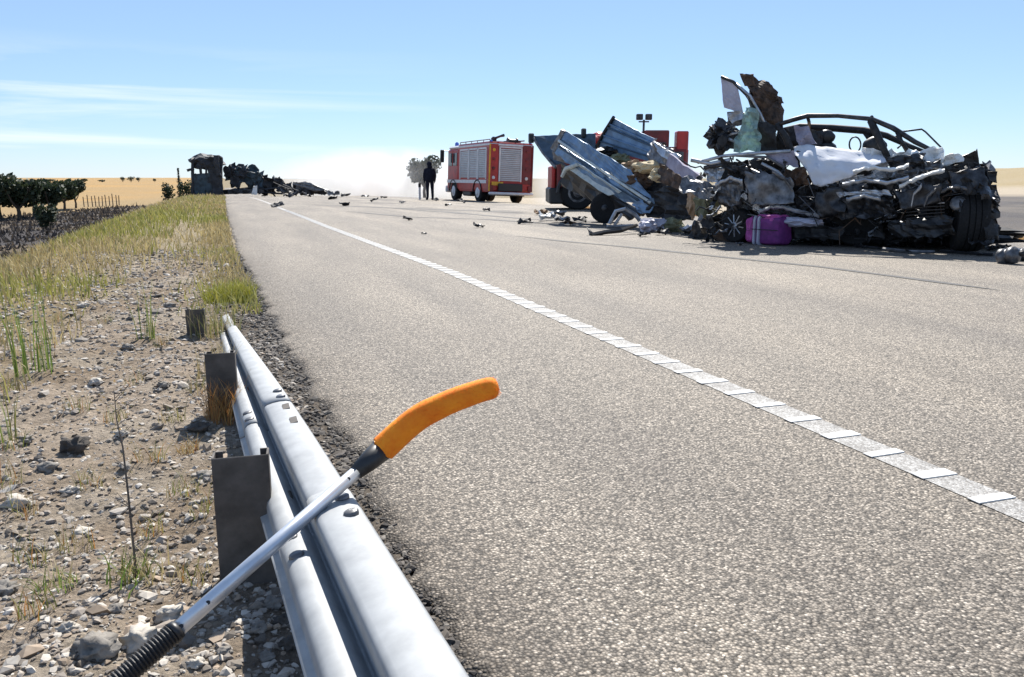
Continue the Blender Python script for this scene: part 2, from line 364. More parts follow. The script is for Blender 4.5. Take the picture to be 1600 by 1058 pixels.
def crumple(quad, amp=.04, seed=0, nu=9, nv=7, th=.008, jag=.04, freq=3., fold=0., ribs=None):
    """a torn, creased sheet between four corners (given in order round the outline)"""
    a, b, c, d = (Vector(q) for q in quad); nrm = (b - a).cross(d - a).normalized(); P = []
    sv = Vector((seed * 3.17, seed * 1.73, seed * .61))
    for i in range(nu):
        row = []
        for j in range(nv):
            u, v = i / (nu - 1), j / (nv - 1)
            p = a * (1 - u) * (1 - v) + b * u * (1 - v) + c * u * v + d * (1 - u) * v
            n1 = mnoise.noise(p * freq + sv); n2 = mnoise.noise(p * freq * 2.6 + sv * 1.7)
            h = amp * (1.6 * (abs(n1) * 2 - .5) + .8 * n2) + fold * math.sin(u * math.pi)
            if ribs: h += ribs[1] * (1 if math.sin(v * math.pi * 2 * ribs[0]) > 0 else -1)
            p = p + nrm * h
            if i in (0, nu - 1) or j in (0, nv - 1):
                p = p + Vector((mnoise.noise(p * 9 + sv), mnoise.noise(p * 9 + sv + Vector((5, 1, 2))), mnoise.noise(p * 9 + sv + Vector((1, 8, 3))))) * jag
            row.append(p)
        P.append(row)
    return sheet(P, th)
# ------------------------------------------------------------------ ground
def axis_lines(parts):
    out = []
    for a, b, n in parts: out += list(np.linspace(a, b, n, endpoint=False))
    return np.array(out + [parts[-1][1]])
gx = axis_lines([(-3000, -600, 5), (-600, -150, 16), (-150, -40, 40), (-40, -12, 45), (-12, -4, 55), (-4, -2, 40), (-2, .6, 90), (.6, 11, 12), (11, 16, 26), (16, 60, 40), (60, 300, 36), (300, 3000, 8)])
gy = axis_lines([(-40, 0, 12), (0, .9, 6), (.9, 5, 140), (5, 9, 80), (9, 20, 90), (20, 60, 90), (60, 160, 70), (160, 420, 50), (420, 3200, 16)])
X, Y = np.meshgrid(gx, gy, indexing='ij'); Z = terrain(X, Y)
RNG = np.hypot(X, Y)
def blend(c, k, m): return c * (1 - m[..., None]) + np.array(k) * m[..., None]
C = np.zeros(X.shape + (3,)) + np.array((.285, .235, .185))
nA = vnoise(X, Y, .9, 21); nB = vnoise(X, Y, .33, 22); nC = vnoise(X, Y, 6, 23)
C = blend(C, (.19, .145, .10), sstep(.45, .75, nA) * .8)
C = blend(C, (.31, .27, .22), sstep(.55, .8, nB) * .7)
gr = sstep(1.0, 1.9, -X + (nA - .5) * 1.0) * sstep(3.5, 6, Y)
C = blend(C, (.24, .19, .10), gr)
C = blend(C, (.22, .125, .075), sstep(2.6, 4.2, -X) * sstep(.35, .6, vnoise(X, Y, 2.5, 24)) * .8)
C = blend(C, (.24, .20, .12), sstep(8, 14, Y) * (X < .5) * (X > -1.6) * .7)
crumb = sstep(.42, .1, np.abs(edge_x(Y) - .08 - X)) * (Y < 9)
C = blend(C, (.085, .075, .066), crumb * .75)
field = sstep(-6.5, -9, X)
C = blend(C, (.27, .195, .10), field)
bt = (112 + 2.7 * (X + 18) + 10 * (nC - .5))
burnt = sstep(-5.2, -7.2, X + 1.2 * (nA - .5)) * sstep(6, -6, Y - bt)
C = blend(C, (.052, .048, .05), burnt * (.72 + .28 * sstep(.25, .5, vnoise(X, Y, 3.2, 31))))
C = blend(C, np.array((.34, .215, .085)), (sstep(.35, .7, vnoise(X * .25, Y, 9, 33)) * .6 + .4) * sstep(.0, 40, Y - bt - 22) * field)
rg = (X > 10.9)
C = blend(C, (.40, .25, .12), rg * 1.)
AZD = np.degrees(np.arctan2(X, np.maximum(Y, .01)))
C = blend(C, (.36, .31, .24), (X > 14) * 1.)
C = blend(C, (.075, .072, .078), sstep(13.2, 14.6, X + 1.2 * (nA - .5)) * (.7 + .3 * vnoise(X, Y, 2.2, 36)) * sstep(74, 60, X) * sstep(38, 42, AZD + 3 * (nC - .5)))
C = blend(C, (.36, .31, .24), sstep(64, 76, X)); C = blend(C, np.array((.27, .215, .115)), sstep(85, 110, X) * (.6 + .4 * vnoise(X * .4, Y, 14, 37)))
C = blend(C, (.20, .165, .105), sstep(110, 200, Y) * (X > -6) * sstep(44, 38, AZD))
V = np.stack([X, Y, Z], -1).reshape(-1, 3); nx_, ny_ = X.shape
idx = np.arange(nx_ * ny_).reshape(nx_, ny_)
F = np.stack([idx[:-1, :-1], idx[1:, :-1], idx[1:, 1:], idx[:-1, 1:]], -1).reshape(-1, 4)
g = MB(); g.v = V.tolist(); g.f = F.tolist()
go = g.build('ground', 'ground', smooth=True, colors=C.reshape(-1, 3)); go['kind'] = 'structure'
# ------------------------------------------------------------------ road
ry = axis_lines([(-30, .8, 10), (.8, 9, 280), (9, 30, 220), (30, 120, 160), (120, 400, 40)])
rxs = np.concatenate([[0, .002], np.linspace(.06, 11.15, 76)])
RY, RU = np.meshgrid(ry, rxs, indexing='ij')
ej = .055 * (vnoise(RY, RY * 0, .22, 41) - .5) + .05 * (vnoise(RY, RY * 0, .07, 42) - .5) + .03 * (vnoise(RY, RY * 0, .03, 43) - .5)
RX = edge_x(RY) + ej * np.clip(1 - RU / .6, 0, 1) + RU * (11.15 - edge_x(RY)) / 11.15
RZ = zr(RY); RZ[:, 0] -= .07; RZ[:, 1] -= .012
rc = np.ones(RX.shape + (3,))
s1 = sstep(.45, .7, vnoise(RX * 1.0, RY * .35, 1.3, 51)) * sstep(10, 15, RY) * sstep(3.4, 5.5, RX) * .62
s2 = sstep(1.1, .2, np.abs(RX - (7.9 - .02 * (RY - 10)))) * sstep(5, 9, RY) * sstep(.35, .6, vnoise(RX, RY, .8, 52)) * .5
rc = blend(rc, (.42, .42, .44), np.clip(s1 + s2, 0, 1))
rc = blend(rc, (1.14, 1.08, .96), sstep(.5, .8, vnoise(RX, RY * .5, .9, 54)) * sstep(12, 20, RY) * sstep(6, 9, RX) * .8)
for wx_ in (3.35, 5.05, 6.9, 8.6): rc = blend(rc, (1.13, 1.12, 1.10), np.exp(-((RX - wx_ + .1 * (vnoise(RY, RY * 0, 9, 56) - .5)) / .32) ** 2) * (.5 + .5 * vnoise(RX, RY * .3, .7, 57)))
rc = blend(rc, (.80, .79, .78), sstep(.5, .85, vnoise(RX * .6, RY * .25, 1.1, 58)) * .8)
rc = blend(rc, (.66, .63, .60), sstep(.34, .06, RU) * (.4 + .6 * vnoise(RX, RY, .3, 59)) * .8)
a_, b_ = RX.shape; idx = np.arange(a_ * b_).reshape(a_, b_)
F = np.stack([idx[:-1, :-1], idx[:-1, 1:], idx[1:, 1:], idx[1:, :-1]], -1).reshape(-1, 4)
g = MB(); g.v = np.stack([RX, RY, RZ], -1).reshape(-1, 3).tolist(); g.f = F.tolist()
road = g.build('road', 'asphalt', smooth=True, colors=rc.reshape(-1, 3)); road['kind'] = 'structure'
def strip(name, ys, xf, wd, dz, m, parent, smooth=True):
    mb = MB(); vs = []
    for i, y in enumerate(ys):
        x = float(xf(y)); ww = wd(y) if callable(wd) else wd
        for k in (0, .25, .5, .75, 1): vs.append((x + ww * k, y, float(zr(y)) + dz))
    n = len(ys); mb.add(vs, [(i * 5 + k, i * 5 + k + 1, i * 5 + k + 6, i * 5 + k + 5) for i in range(n - 1) for k in range(4)])
    return mb.build(name, m, parent, smooth)
lys = list(np.linspace(.3, 12, 200)) + list(np.linspace(12.1, 100, 140))
line = strip('edge_line', lys, line_x, .135, .0025, 'road_white', None); line['kind'] = 'structure'
random.seed(4)
bar = MB()
far_bars = MB(); y = 1.23; first = None
while y < 26:
    zz = float(zr(y)); x0 = float(line_x(y))
    M = Matrix.Rotation(R(random.uniform(-1, 1)), 3, 'Z')
    if y < 9.5:
        if first is None:
            first = MB().box((0, 0, 0), (.146, .05, .004), ch=.0015).build('marking_bar', 'bar_white', line)
            bo = first
        else:
            bo = first.copy(); col.objects.link(bo); bo.parent = line
        bo.location = (x0 + .066, y, zz + .0042); bo.rotation_euler.z = R(random.uniform(-2, 2)); bo.scale = (random.uniform(.94, 1.04), random.uniform(.8, 1.15), 1)
    else: far_bars.box((x0 + .066, y, zz + .0042), (.146, .05, .004), ch=.0015)
    y += .213
fb = far_bars.build('far_marking_bars', 'bar_white', line); fb['kind'] = 'stuff'
# tyre marks left on the carriageway
def skid(pts, wd):
    P = []
    for k in range(60):
        t = k / 59 * (len(pts) - 1); i = min(int(t), len(pts) - 2); f = t - i
        a, b = Vector(pts[i]), Vector(pts[i + 1]); p = a.lerp(b, f)
        w2 = wd * (.6 + .7 * float(vnoise(k * .37, 0, 1, 77))) * min(1, k / 8, (59 - k) / 8 + .05); P.append((p, w2))
    mb = MB(); vs = []
    for i, (p, w2) in enumerate(P):
        q = P[min(i + 1, 59)][0] - P[max(i - 1, 0)][0]; n = Vector((q.y, -q.x, 0)).normalized()
        for s_ in (-1, 1): vs.append((p.x + n.x * w2 * s_ / 2, p.y + n.y * w2 * s_ / 2, float(zr(p.y)) + .004))
    mb.add(vs, [(2 * i, 2 * i + 1, 2 * i + 3, 2 * i + 2) for i in range(59)])
    return mb.build('skid_mark', 'skid', road)
skid([at_z(px, py, 0) for px, py in ((800, 368), (880, 377), (1000, 388), (1130, 402), (1280, 417), (1420, 435), (1570, 455))], .11)
skid([at_z(px, py, 0) for px, py in ((520, 326), (640, 338), (760, 342), (900, 352), (1000, 366))], .16)
skid([at_z(px, py, 0) for px, py in ((600, 322), (700, 330), (830, 342), (930, 346))], .2)
skid([at_z(px, py, 0) for px, py in ((470, 316), (560, 320), (700, 326), (820, 331))], .3)
# ------------------------------------------------------------------ guardrail running down into the verge
TILT = R(101)                                   # the beam leans back, its face turned up towards the road
RU_, RN_ = Vector((math.sin(TILT), 0, -math.cos(TILT))), Vector((math.cos(TILT), 0, math.sin(TILT)))
def rail_c(y): return Vector((.186 - .052 * (y - 1.0), y, .20 - .052 * (y - 1.0)))
PROF = [(-.122, -.003), (-.104, 0), (-.100, .003), (-.097, .020), (-.092, .032), (-.082, .039), (-.068, .042), (-.052, .040), (-.038, .032), (-.028, .016), (-.020, .001), (-.014, -.003), (-.009, .004), (-.008, .066), (-.006, .086), (.000, .092), (.008, .095), (.030, .097), (.054, .096), (.078, .092), (.092, .086), (.098, .078)]
PROF = [(a * .9, b * .95) for a, b in PROF]
def rail_pt(y, s, n):
    k = 1 - .5 * float(sstep(2.0, 6.4, y)); return rail_c(y) + RU_ * s * k + RN_ * n * k
def beam(y0, y1, lift, name='rail_beam'):
    P = [[rail_pt(y, s, n + lift) for s, n in PROF] for y in np.linspace(y0, y1, max(4, int((y1 - y0) / .12)))]
    return sheet(P, .004).build(name, 'galvanised', rail, True)
rb_ = rail_c(1.96); rail = thing('guardrail', (0, 1.96, tz(0, 1.96)), 'galvanised crash barrier leaning back and sinking into the gravel verge', 'guardrail')
beam(.35, 1.72, .005); beam(1.50, 2.95, 0.); beam(2.72, 6.32, .005)
def sq_bolt(y, s, n):
    p = rail_pt(y, s, n); mb = MB().lathe(p, RN_, [(-.004, .016), (.003, .016), (.006, .012)], 10); return mb.build('bolt', 'grey_metal', rail, True)
for y0 in (1.60, 2.82):
    for dy in (-.05, .05):
        for s, n in ((-.062, .039), (.062, .092)): sq_bolt(y0 + dy, s, n + .006)
def slot(y, s, n):
    p = rail_pt(y, s, n + .0035); mb = MB().box(p, (.022, .06, .003), Matrix.Rotation(math.pi / 2 - TILT, 3, 'Y')); return mb.build('slot', 'post_steel', rail)
slot(2.42, .058, .090); slot(2.62, .06, .090)
def post(px, pyb, pyt, wd, lean, x=None):
    b = at_z(px, pyb, 0); zt_ = at(px, pyt, (b.x * HF.x + b.y * HF.y)).z
    M = Matrix.Rotation(lean, 3, 'X') @ Matrix.Rotation(-PS * .25, 3, 'Z')
    # C section: web facing us, two flanges going back
    hh = zt_ + .5; c = Vector((b.x, b.y, (zt_ - .5) / 2)); mb = MB(); t = .005
    mb.box(c, (wd, t, hh), M, ch=.002)
    for sx in (-1, 1):
        mb.box(c + M @ Vector((sx * (wd / 2 - t / 2), .028, 0)), (t, .05, hh), M)
        mb.box(c + M @ Vector((sx * (wd / 2 - .012), .0555, 0)), (.02, t, hh), M)
    o = mb.build('post', 'post_steel', rail)
    return o, b, zt_
for px, pyb, pyt, wd in ((387, 888, 716, .132), (350, 650, 553, .115), (307, 522, 484, .11)):
    o, b, zt_ = post(px, pyb, pyt, wd, R(-2))
    # bracket between the post and the beam
    q = rail_pt(b.y + .03, -.02, -.01); mb = MB(); s0 = Vector((b.x + wd / 2 - .01, b.y + .03, q.z - .02))
    mb.box((s0 + q) / 2, ((q - s0).length, .05, .075), Matrix.Rotation(math.atan2(s0.z - q.z, (q.x - s0.x)), 3, 'Y'), ch=.004); mb.build('bracket', 'post_steel', rail)
# torn end of the beam
crumple([at(340, 460, 6.35), at(347, 462, 6.35), at(358, 486, 6.2), at(350, 488, 6.2)], .01, 3, 5, 4, .006, .01).build('torn_end', 'rusty', rail)
# ------------------------------------------------------------------ pole with an orange curved head, lying across the rail
best = None
for k in range(500):
    y = 1.2 + k * .002; p = rail_pt(y, -.002, .088) + Vector((-.004, 0, .0185)); v = p - Vector((0, 0, EYE)); f = v.dot(FW)
    e = abs((529 - FPX * v.dot(UP) / f) - (990 - .879 * ((800 + FPX * v.dot(RT) / f) - 270)))
    if best is None or e < best[0]: best = (e, p)
PX = best[1]
lo = at(270, 990, 1.31); lo += Vector((0, 0, .0))
pd = (PX - lo).normalized()
def on_pole(px, py):
    r = (FW + RT * ((px - 800) / FPX) + UP * ((529 - py) / FPX)).normalized(); o = Vector((0, 0, EYE))
    n = pd.cross(r); n2 = r.cross(n); return lo + pd * ((o - lo).dot(n2) / pd.dot(n2))
c0 = on_pole(558, 737)
tl = lo - pd * ((lo.z - .02) / pd.z)
pole = thing('pole_tool', (tl.x, tl.y, 0), 'aluminium pole with fuzzy orange curved head propped across the crash barrier', 'pole')
MB().tube([lo - pd * .02, c0 + pd * .02], [.0150, .0140], 16).build('shaft', 'aluminium', pole, True)
gs = [lo - pd * .0]; P = []; rr = []
n = 90; glen = .30
for k in range(n + 1):
    P.append(lo - pd * (glen * k / n)); rr.append(.0195 + (.0016 if k % 2 else -.0016))
MB().tube(P, rr, 16).build('ribbed_grip', 'black_plastic', pole)
MB().tube([lo - pd * (glen - .005), lo - pd * (glen + .05), tl], [.022, .02, .018], 14).build('yellow_end', 'yellow_rubber', pole, True)
MB().tube([lo + pd * .0, lo + pd * .012], [.021, .018], 16).build('grip_collar', 'black_plastic', pole, True)
hd = [c0 - pd * .004, c0 + pd * .04, c0 + pd * .09]
MB().tube(hd, [.0165, .023, .0275], 16).build('black_collar', 'black_plastic', pole, True)
a0 = c0 + pd * .084; dep = a0.dot(HF); pts = []
for px, py, dd in ((600, 697, 0), (648, 657, .05), (690, 634, .10), (735, 616, .15), (779, 603, .19)): pts.append(at(px, py, dep + dd * .1))
pts[0] = a0
P = []; rr = []
for k in range(37):
    t = k / 36 * 4; i = min(int(t), 3); f = t - i
    p0, p1, p2, p3 = pts[max(i - 1, 0)], pts[i], pts[i + 1], pts[min(i + 2, 4)]
    P.append(.5 * ((2 * p1) + (p2 - p0) * f + (2 * p0 - 5 * p1 + 4 * p2 - p3) * f * f + (3 * p1 - p0 - 3 * p2 + p3) * f ** 3))
    e = k / 36; rr.append((.0305 - .006 * e) * (1 if e < .9 else math.sqrt(max(.02, 1 - ((e - .9) / .1) ** 2 * .93))))
mb = MB().tube(P, rr, 22)
mb.v = [tuple(Vector(p) + Vector([mnoise.noise(Vector(p) * 90 + Vector((k * 5, 0, 0))) for k in range(3)]) * .0008) for p in mb.v]
hd = mb.build('orange_head', 'orange_pile', pole, True)
fz = MB(); random.seed(9)
for k in range(2600):
    i = random.randrange(1, 36); f = random.random(); c = P[i].lerp(P[min(i + 1, 36)], f); a = random.uniform(0, 6.283)
    t = (P[i] - P[i - 1]).normalized(); u = t.orthogonal().normalized(); v = t.cross(u); dr = (u * math.cos(a) + v * math.sin(a)); r0 = rr[i]
    b = c + dr * r0 * .98; e = b + dr * .0026 + t * random.uniform(-.003, .005); sd_ = t.cross(dr) * .0007
    fz.add([b - sd_, b + sd_, e], [(0, 1, 2)])
fo = fz.build('fuzz', 'orange_pile', hd); fo['kind'] = 'stuff'
for q in (on_pole(545, 749), on_pole(325, 942), on_pole(283, 979)):
    MB().lathe(q + (Vector((0, 0, EYE)) - q).normalized() * .0135, (Vector((0, 0, EYE)) - q), [(-.002, .0042), (.0016, .0042), (.0018, .002)], 10).build('pin', 'black_plastic', pole)
# ------------------------------------------------------------------ gravel, stones
rng = np.random.default_rng(5)
OCT = np.array(ICO[1][0]); OF = np.array(ICO[1][1])
def scatter(name, xs, ys, sz, cols, sink=.35, flat=.65):
    n = len(xs); zs = terrain(xs, ys); k = len(OCT)
    jit = 1 + .38 * (rng.random((n, k)) - .5) * 2
    sx = np.stack([.75 + .7 * rng.random(n), .75 + .7 * rng.random(n), flat * (.6 + .7 * rng.random(n))], -1)
    v = OCT[None] * jit[..., None] * sx[:, None, :]
    a = rng.random(n) * 6.283; b = (rng.random(n) - .5) * 1.2
    c_, s_ = np.cos(b)[:, None], np.sin(b)[:, None]; v = np.stack([v[..., 0], v[..., 1] * c_ - v[..., 2] * s_, v[..., 1] * s_ + v[..., 2] * c_], -1)
    c_, s_ = np.cos(a)[:, None], np.sin(a)[:, None]; v = np.stack([v[..., 0] * c_ - v[..., 1] * s_, v[..., 0] * s_ + v[..., 1] * c_, v[..., 2]], -1)
    v = v * sz[:, None, None] + np.stack([xs, ys, zs + sz * flat * (1 - sink * 2) * .5], -1)[:, None, :]
    f = OF[None] + (np.arange(n) * k)[:, None, None]
    g = MB(); g.v = v.reshape(-1, 3).tolist(); g.f = f.reshape(-1, 3).tolist()
    o = g.build(name, 'stone', colors=np.repeat(cols, k, axis=0)); o['kind'] = 'stuff'; return o
def pal(n, cs, var=.25):
    cs = np.array(cs); c = cs[rng.integers(0, len(cs), n)]; return c * (1 + var * (rng.random((n, 1)) - .5) * 2)
n = 44000
ys = .95 + (rng.random(n) ** 1.9) * 11; xs = -.5 - ys * .32 + rng.random(n) * (.5 + ys * .32 + .34)
keep = (xs < edge_x(ys) - .06) & (xs > -2.1) & (xs < edge_x(ys)); xs, ys = xs[keep], ys[keep]
dens = vnoise(xs, ys, .5, 61); keep = rng.random(len(xs)) < .35 + .9 * dens; xs, ys = xs[keep], ys[keep]
sz = (.0032 + .0085 * rng.random(len(xs)) ** 2.2 + .017 * (rng.random(len(xs)) > .985) * rng.random(len(xs))) * (.8 + .1 * ys)
scatter('gravel', xs, ys, sz, pal(len(xs), [(.34, .305, .265), (.27, .235, .20), (.40, .365, .32), (.21, .178, .145), (.48, .445, .395), (.30, .235, .175), (.15, .13, .11)]))
n = 9000
ys = .9 + (rng.random(n) ** 1.7) * 10; xs = edge_x(ys) + .035 - np.abs(rng.normal(0, .13, n)); keep = xs > rail_c(0).x - .0425 * ys - .1; xs, ys = xs[keep], ys[keep]
sz = (.003 + .010 * rng.random(len(xs)) ** 2.5) * (.85 + .1 * ys)
scatter('asphalt_crumbs', xs, ys, sz, pal(len(xs), [(.06, .052, .046), (.09, .08, .072), (.13, .115, .1), (.05, .044, .04), (.20, .18, .155), (.10, .085, .07)]))
def rock(px, py, r, m, label, seed, fl=.7, cat='rock', group=None):
    r *= .72
    p = ground_at(px, py); mb = MB().blob((p.x, p.y, p.z + r * fl * .45), (r * 1.1, r * .9, r * fl), seed, .75, 3, freq=2.3)
    return tag(mb.build('rock', m, smooth=True, base=(p.x, p.y, p.z)), label, 'rock', group)
rock(118, 704, .055, 'dark_rock', 'round dark brown rock sitting on the grey gravel below the grass', 1, .85)
rock(130, 832, .035, 'pale_rock', 'flat pale stone on the gravel beside the thin dry stalk', 2, .35)
rock(222, 1004, .05, 'pale_rock', 'pale brown rock just beyond the pole grip', 3, .7)
rock(152, 1022, .05, 'rock', 'angular grey brown rock left of the pole grip', 4, .8)
rock(262, 968, .032, 'pale_rock', 'small cream rock at the foot of the dry stalk', 5, .9)
rock(310, 672, .045, 'dark_rock', 'dark rock half buried near the orange grass tuft', 6, .6)
for i, (px, py, r) in enumerate(((425, 948, .026), (440, 975, .022), (405, 985, .020), (452, 1010, .024), (418, 1030, .02))):
    rock(px, py, r, 'dark_rock' if i % 2 else 'rock', 'grey rubble stone heaped below the nearest barrier post', 20 + i, .8, group='rubble below the barrier post')
for i, (px, py, r) in enumerate(((25, 790, .04), (8, 925, .035), (75, 735, .04), (110, 770, .03), (60, 860, .025), (320, 745, .03), (190, 680, .03), (255, 605, .035), (40, 690, .03), (150, 600, .04), (295, 845, .022),
                                 (180, 955, .024), (105, 985, .024), (40, 1020, .024), (350, 1020, .018), (305, 1040, .02), (265, 480, .05), (200, 545, .04), (130, 480, .05))):
    rock(px, py, r, 'rock' if i % 3 else 'pale_rock', 'loose weathered stone scattered on the gravel verge', 40 + i, .65, group='loose stones on the verge')
# ------------------------------------------------------------------ grass and weeds
def blades(n_, base_fn, hgt, wd, cols, lean=.35, seed=0, tip=.15, segs=3):
    """returns MB and colours; base_fn(rng)->(x,y)"""
    rg_ = random.Random(seed); mb = MB(); cl = []
    for k in range(n_):
        x, y = base_fn(rg_); z = tz(x, y) - .01; h = hgt * rg_.uniform(.55, 1.1); a = rg_.uniform(0, 6.283); ln = rg_.uniform(.05, lean) * h
        c = cols[rg_.randrange(len(cols))]; vv = rg_.uniform(.75, 1.25); ww = wd * rg_.uniform(.7, 1.2); fa = rg_.uniform(0, 3.14)
        s_ = Vector((math.cos(fa), math.sin(fa), 0)) * ww / 2; P = []
        for i in range(segs + 1):
            t = i / segs; q = Vector((x + math.cos(a) * ln * t * t, y + math.sin(a) * ln * t * t, z + h * t * (1 - .12 * t))); tw = 1 - t * (1 - tip)
            P += [q - s_ * tw, q + s_ * tw]
        mb.add(P, [(2 * i, 2 * i + 1, 2 * i + 3, 2 * i + 2) for i in range(segs)]); cl += [tuple(u * vv for u in c)] * len(P)
    return mb, cl
GREEN = [(.20, .30, .045), (.16, .26, .04), (.26, .34, .07)]; STRAW = [(.46, .37, .19), (.38, .30, .14), (.52, .43, .24)]; RUST = [(.50, .24, .07), (.42, .20, .07), (.50, .33, .13)]
OLIVE = [(.22, .24, .06), (.28, .27, .08), (.19, .22, .06)]
def plant(name, label, cat, px, py, spread, n_, hgt, wd, cols, lean, seed, group=None, m='blade'):
    p = ground_at(px, py)
    def bf(r_):
        a = r_.uniform(0, 6.283); q = spread * math.sqrt(r_.random()); return p.x + q * math.cos(a), p.y + q * math.sin(a)
    mb, cl = blades(n_, bf, hgt, wd, cols, lean, seed)
    return tag(mb.build(name, m, base=p, colors=cl), label, cat, group), p
plant('rush_clump', 'tall clump of upright bright green rushes growing from the gravel', 'plant', 55, 583, .085, 30, .50, .008, GREEN, .12, 1)
plant('leafy_weed', 'slim green leafy weed alone on the gravel beyond the rushes', 'plant', 228, 530, .05, 14, .42, .009, OLIVE + GREEN, .25, 2)
plant('green_stalks', 'few green stalks with a dry base at the verge below the rushes', 'plant', 14, 690, .03, 10, .34, .007, GREEN + OLIVE, .25, 3)
plant('grass_tuft', 'low green tuft with straw tips among the stones', 'grass tuft', 88, 918, .05, 70, .07, .004, GREEN + STRAW, .9, 4)
plant('grass_tuft', 'rust orange dry grass tuft at the foot of the middle barrier post', 'grass tuft', 352, 655, .08, 220, .19, .004, RUST, .6, 5)
plant('grass_tuft', 'small rust orange grass tuft beside the half buried dark rock', 'grass tuft', 294, 708, .04, 60, .08, .004, RUST + STRAW, .7, 6)
plant('grass_tuft', 'straw grass grown up around the farthest barrier post', 'grass tuft', 335, 520, .16, 160, .22, .005, STRAW + OLIVE, .45, 7)
plant('grass_tuft', 'long straw grass hanging over the middle barrier post', 'grass tuft', 338, 585, .10, 110, .22, .004, STRAW, .6, 8)
plant('yellow_weed', 'bushy yellow green weed just past the buried end of the barrier', 'plant', 358, 470, .20, 420, .17, .010, [(.36, .36, .05), (.30, .31, .05), (.40, .36, .08)], .7, 9)
for i, (px, py) in enumerate(((165, 505), (10, 760), (30, 800), (285, 770), (240, 830), (45, 880), (70, 545), (180, 660), (15, 610), (300, 905), (270, 660), (120, 640), (210, 600), (255, 540), (90, 500), (320, 800), (140, 760), (60, 960), (20, 700), (235, 720), (310, 610), (180, 430), (265, 420), (120, 860))):
    plant('grass_tuft', 'thin dry grass tuft scattered over the gravel verge', 'grass tuft', px, py, .05, 34, .10, .0035, STRAW + OLIVE + RUST[:1], .8, 20 + i, group='dry tufts on the gravel')
# one dry stalk with a leafy foot
p = ground_at(214, 905)
st = thing('dry_stalk', p, 'thin dark dry stalk rising from a green leafy foot among the stones', 'plant')
dd = p.dot(HF)
pts = [p, at(207, 840, dd + .02), at(200, 770, dd + .05), at(192, 700, dd + .08), at(182, 655, dd + .1), at(178, 610, dd + .12)]
mb = MB().tube(pts, [.0035, .003, .0027, .0022, .0016, .0008], 6)
rr_ = random.Random(3)
for k in range(16):
    i = rr_.randrange(1, 5); a = Vector(pts[i]).lerp(Vector(pts[i + 1]), rr_.random()); e = a + Vector((rr_.uniform(-.05, .05), rr_.uniform(-.04, .04), rr_.uniform(.0, .05))); mb.tube([a, e], [.0012, .0006], 4)
mb.build('stem', 'wood_post', st)
def bf(r_): return p.x + r_.gauss(0, .035), p.y + r_.gauss(0, .035)
mb, cl = blades(90, bf, .10, .0055, OLIVE + GREEN + STRAW, .9, 44); mb.build('leaves', 'blade', st, colors=cl)
mb = MB(); cl = []
for k in range(60):
    i = rr_.randrange(2, 5); a = Vector(pts[i]).lerp(Vector(pts[i + 1]), rr_.random()); e = Vector((rr_.gauss(0, .022), rr_.gauss(0, .022), rr_.uniform(0, .03)))
    s_ = Vector((rr_.uniform(-1, 1), rr_.uniform(-1, 1), rr_.uniform(-1, 1))).normalized() * .003; q = a + e; mb.add([q - s_, q + e.normalized() * .008, q + s_], [(0, 1, 2)]); cl += [STRAW[1] if k % 2 else RUST[2]] * 3
so_ = mb.build('seed_head', 'blade', st, colors=cl); so_['kind'] = 'stuff'
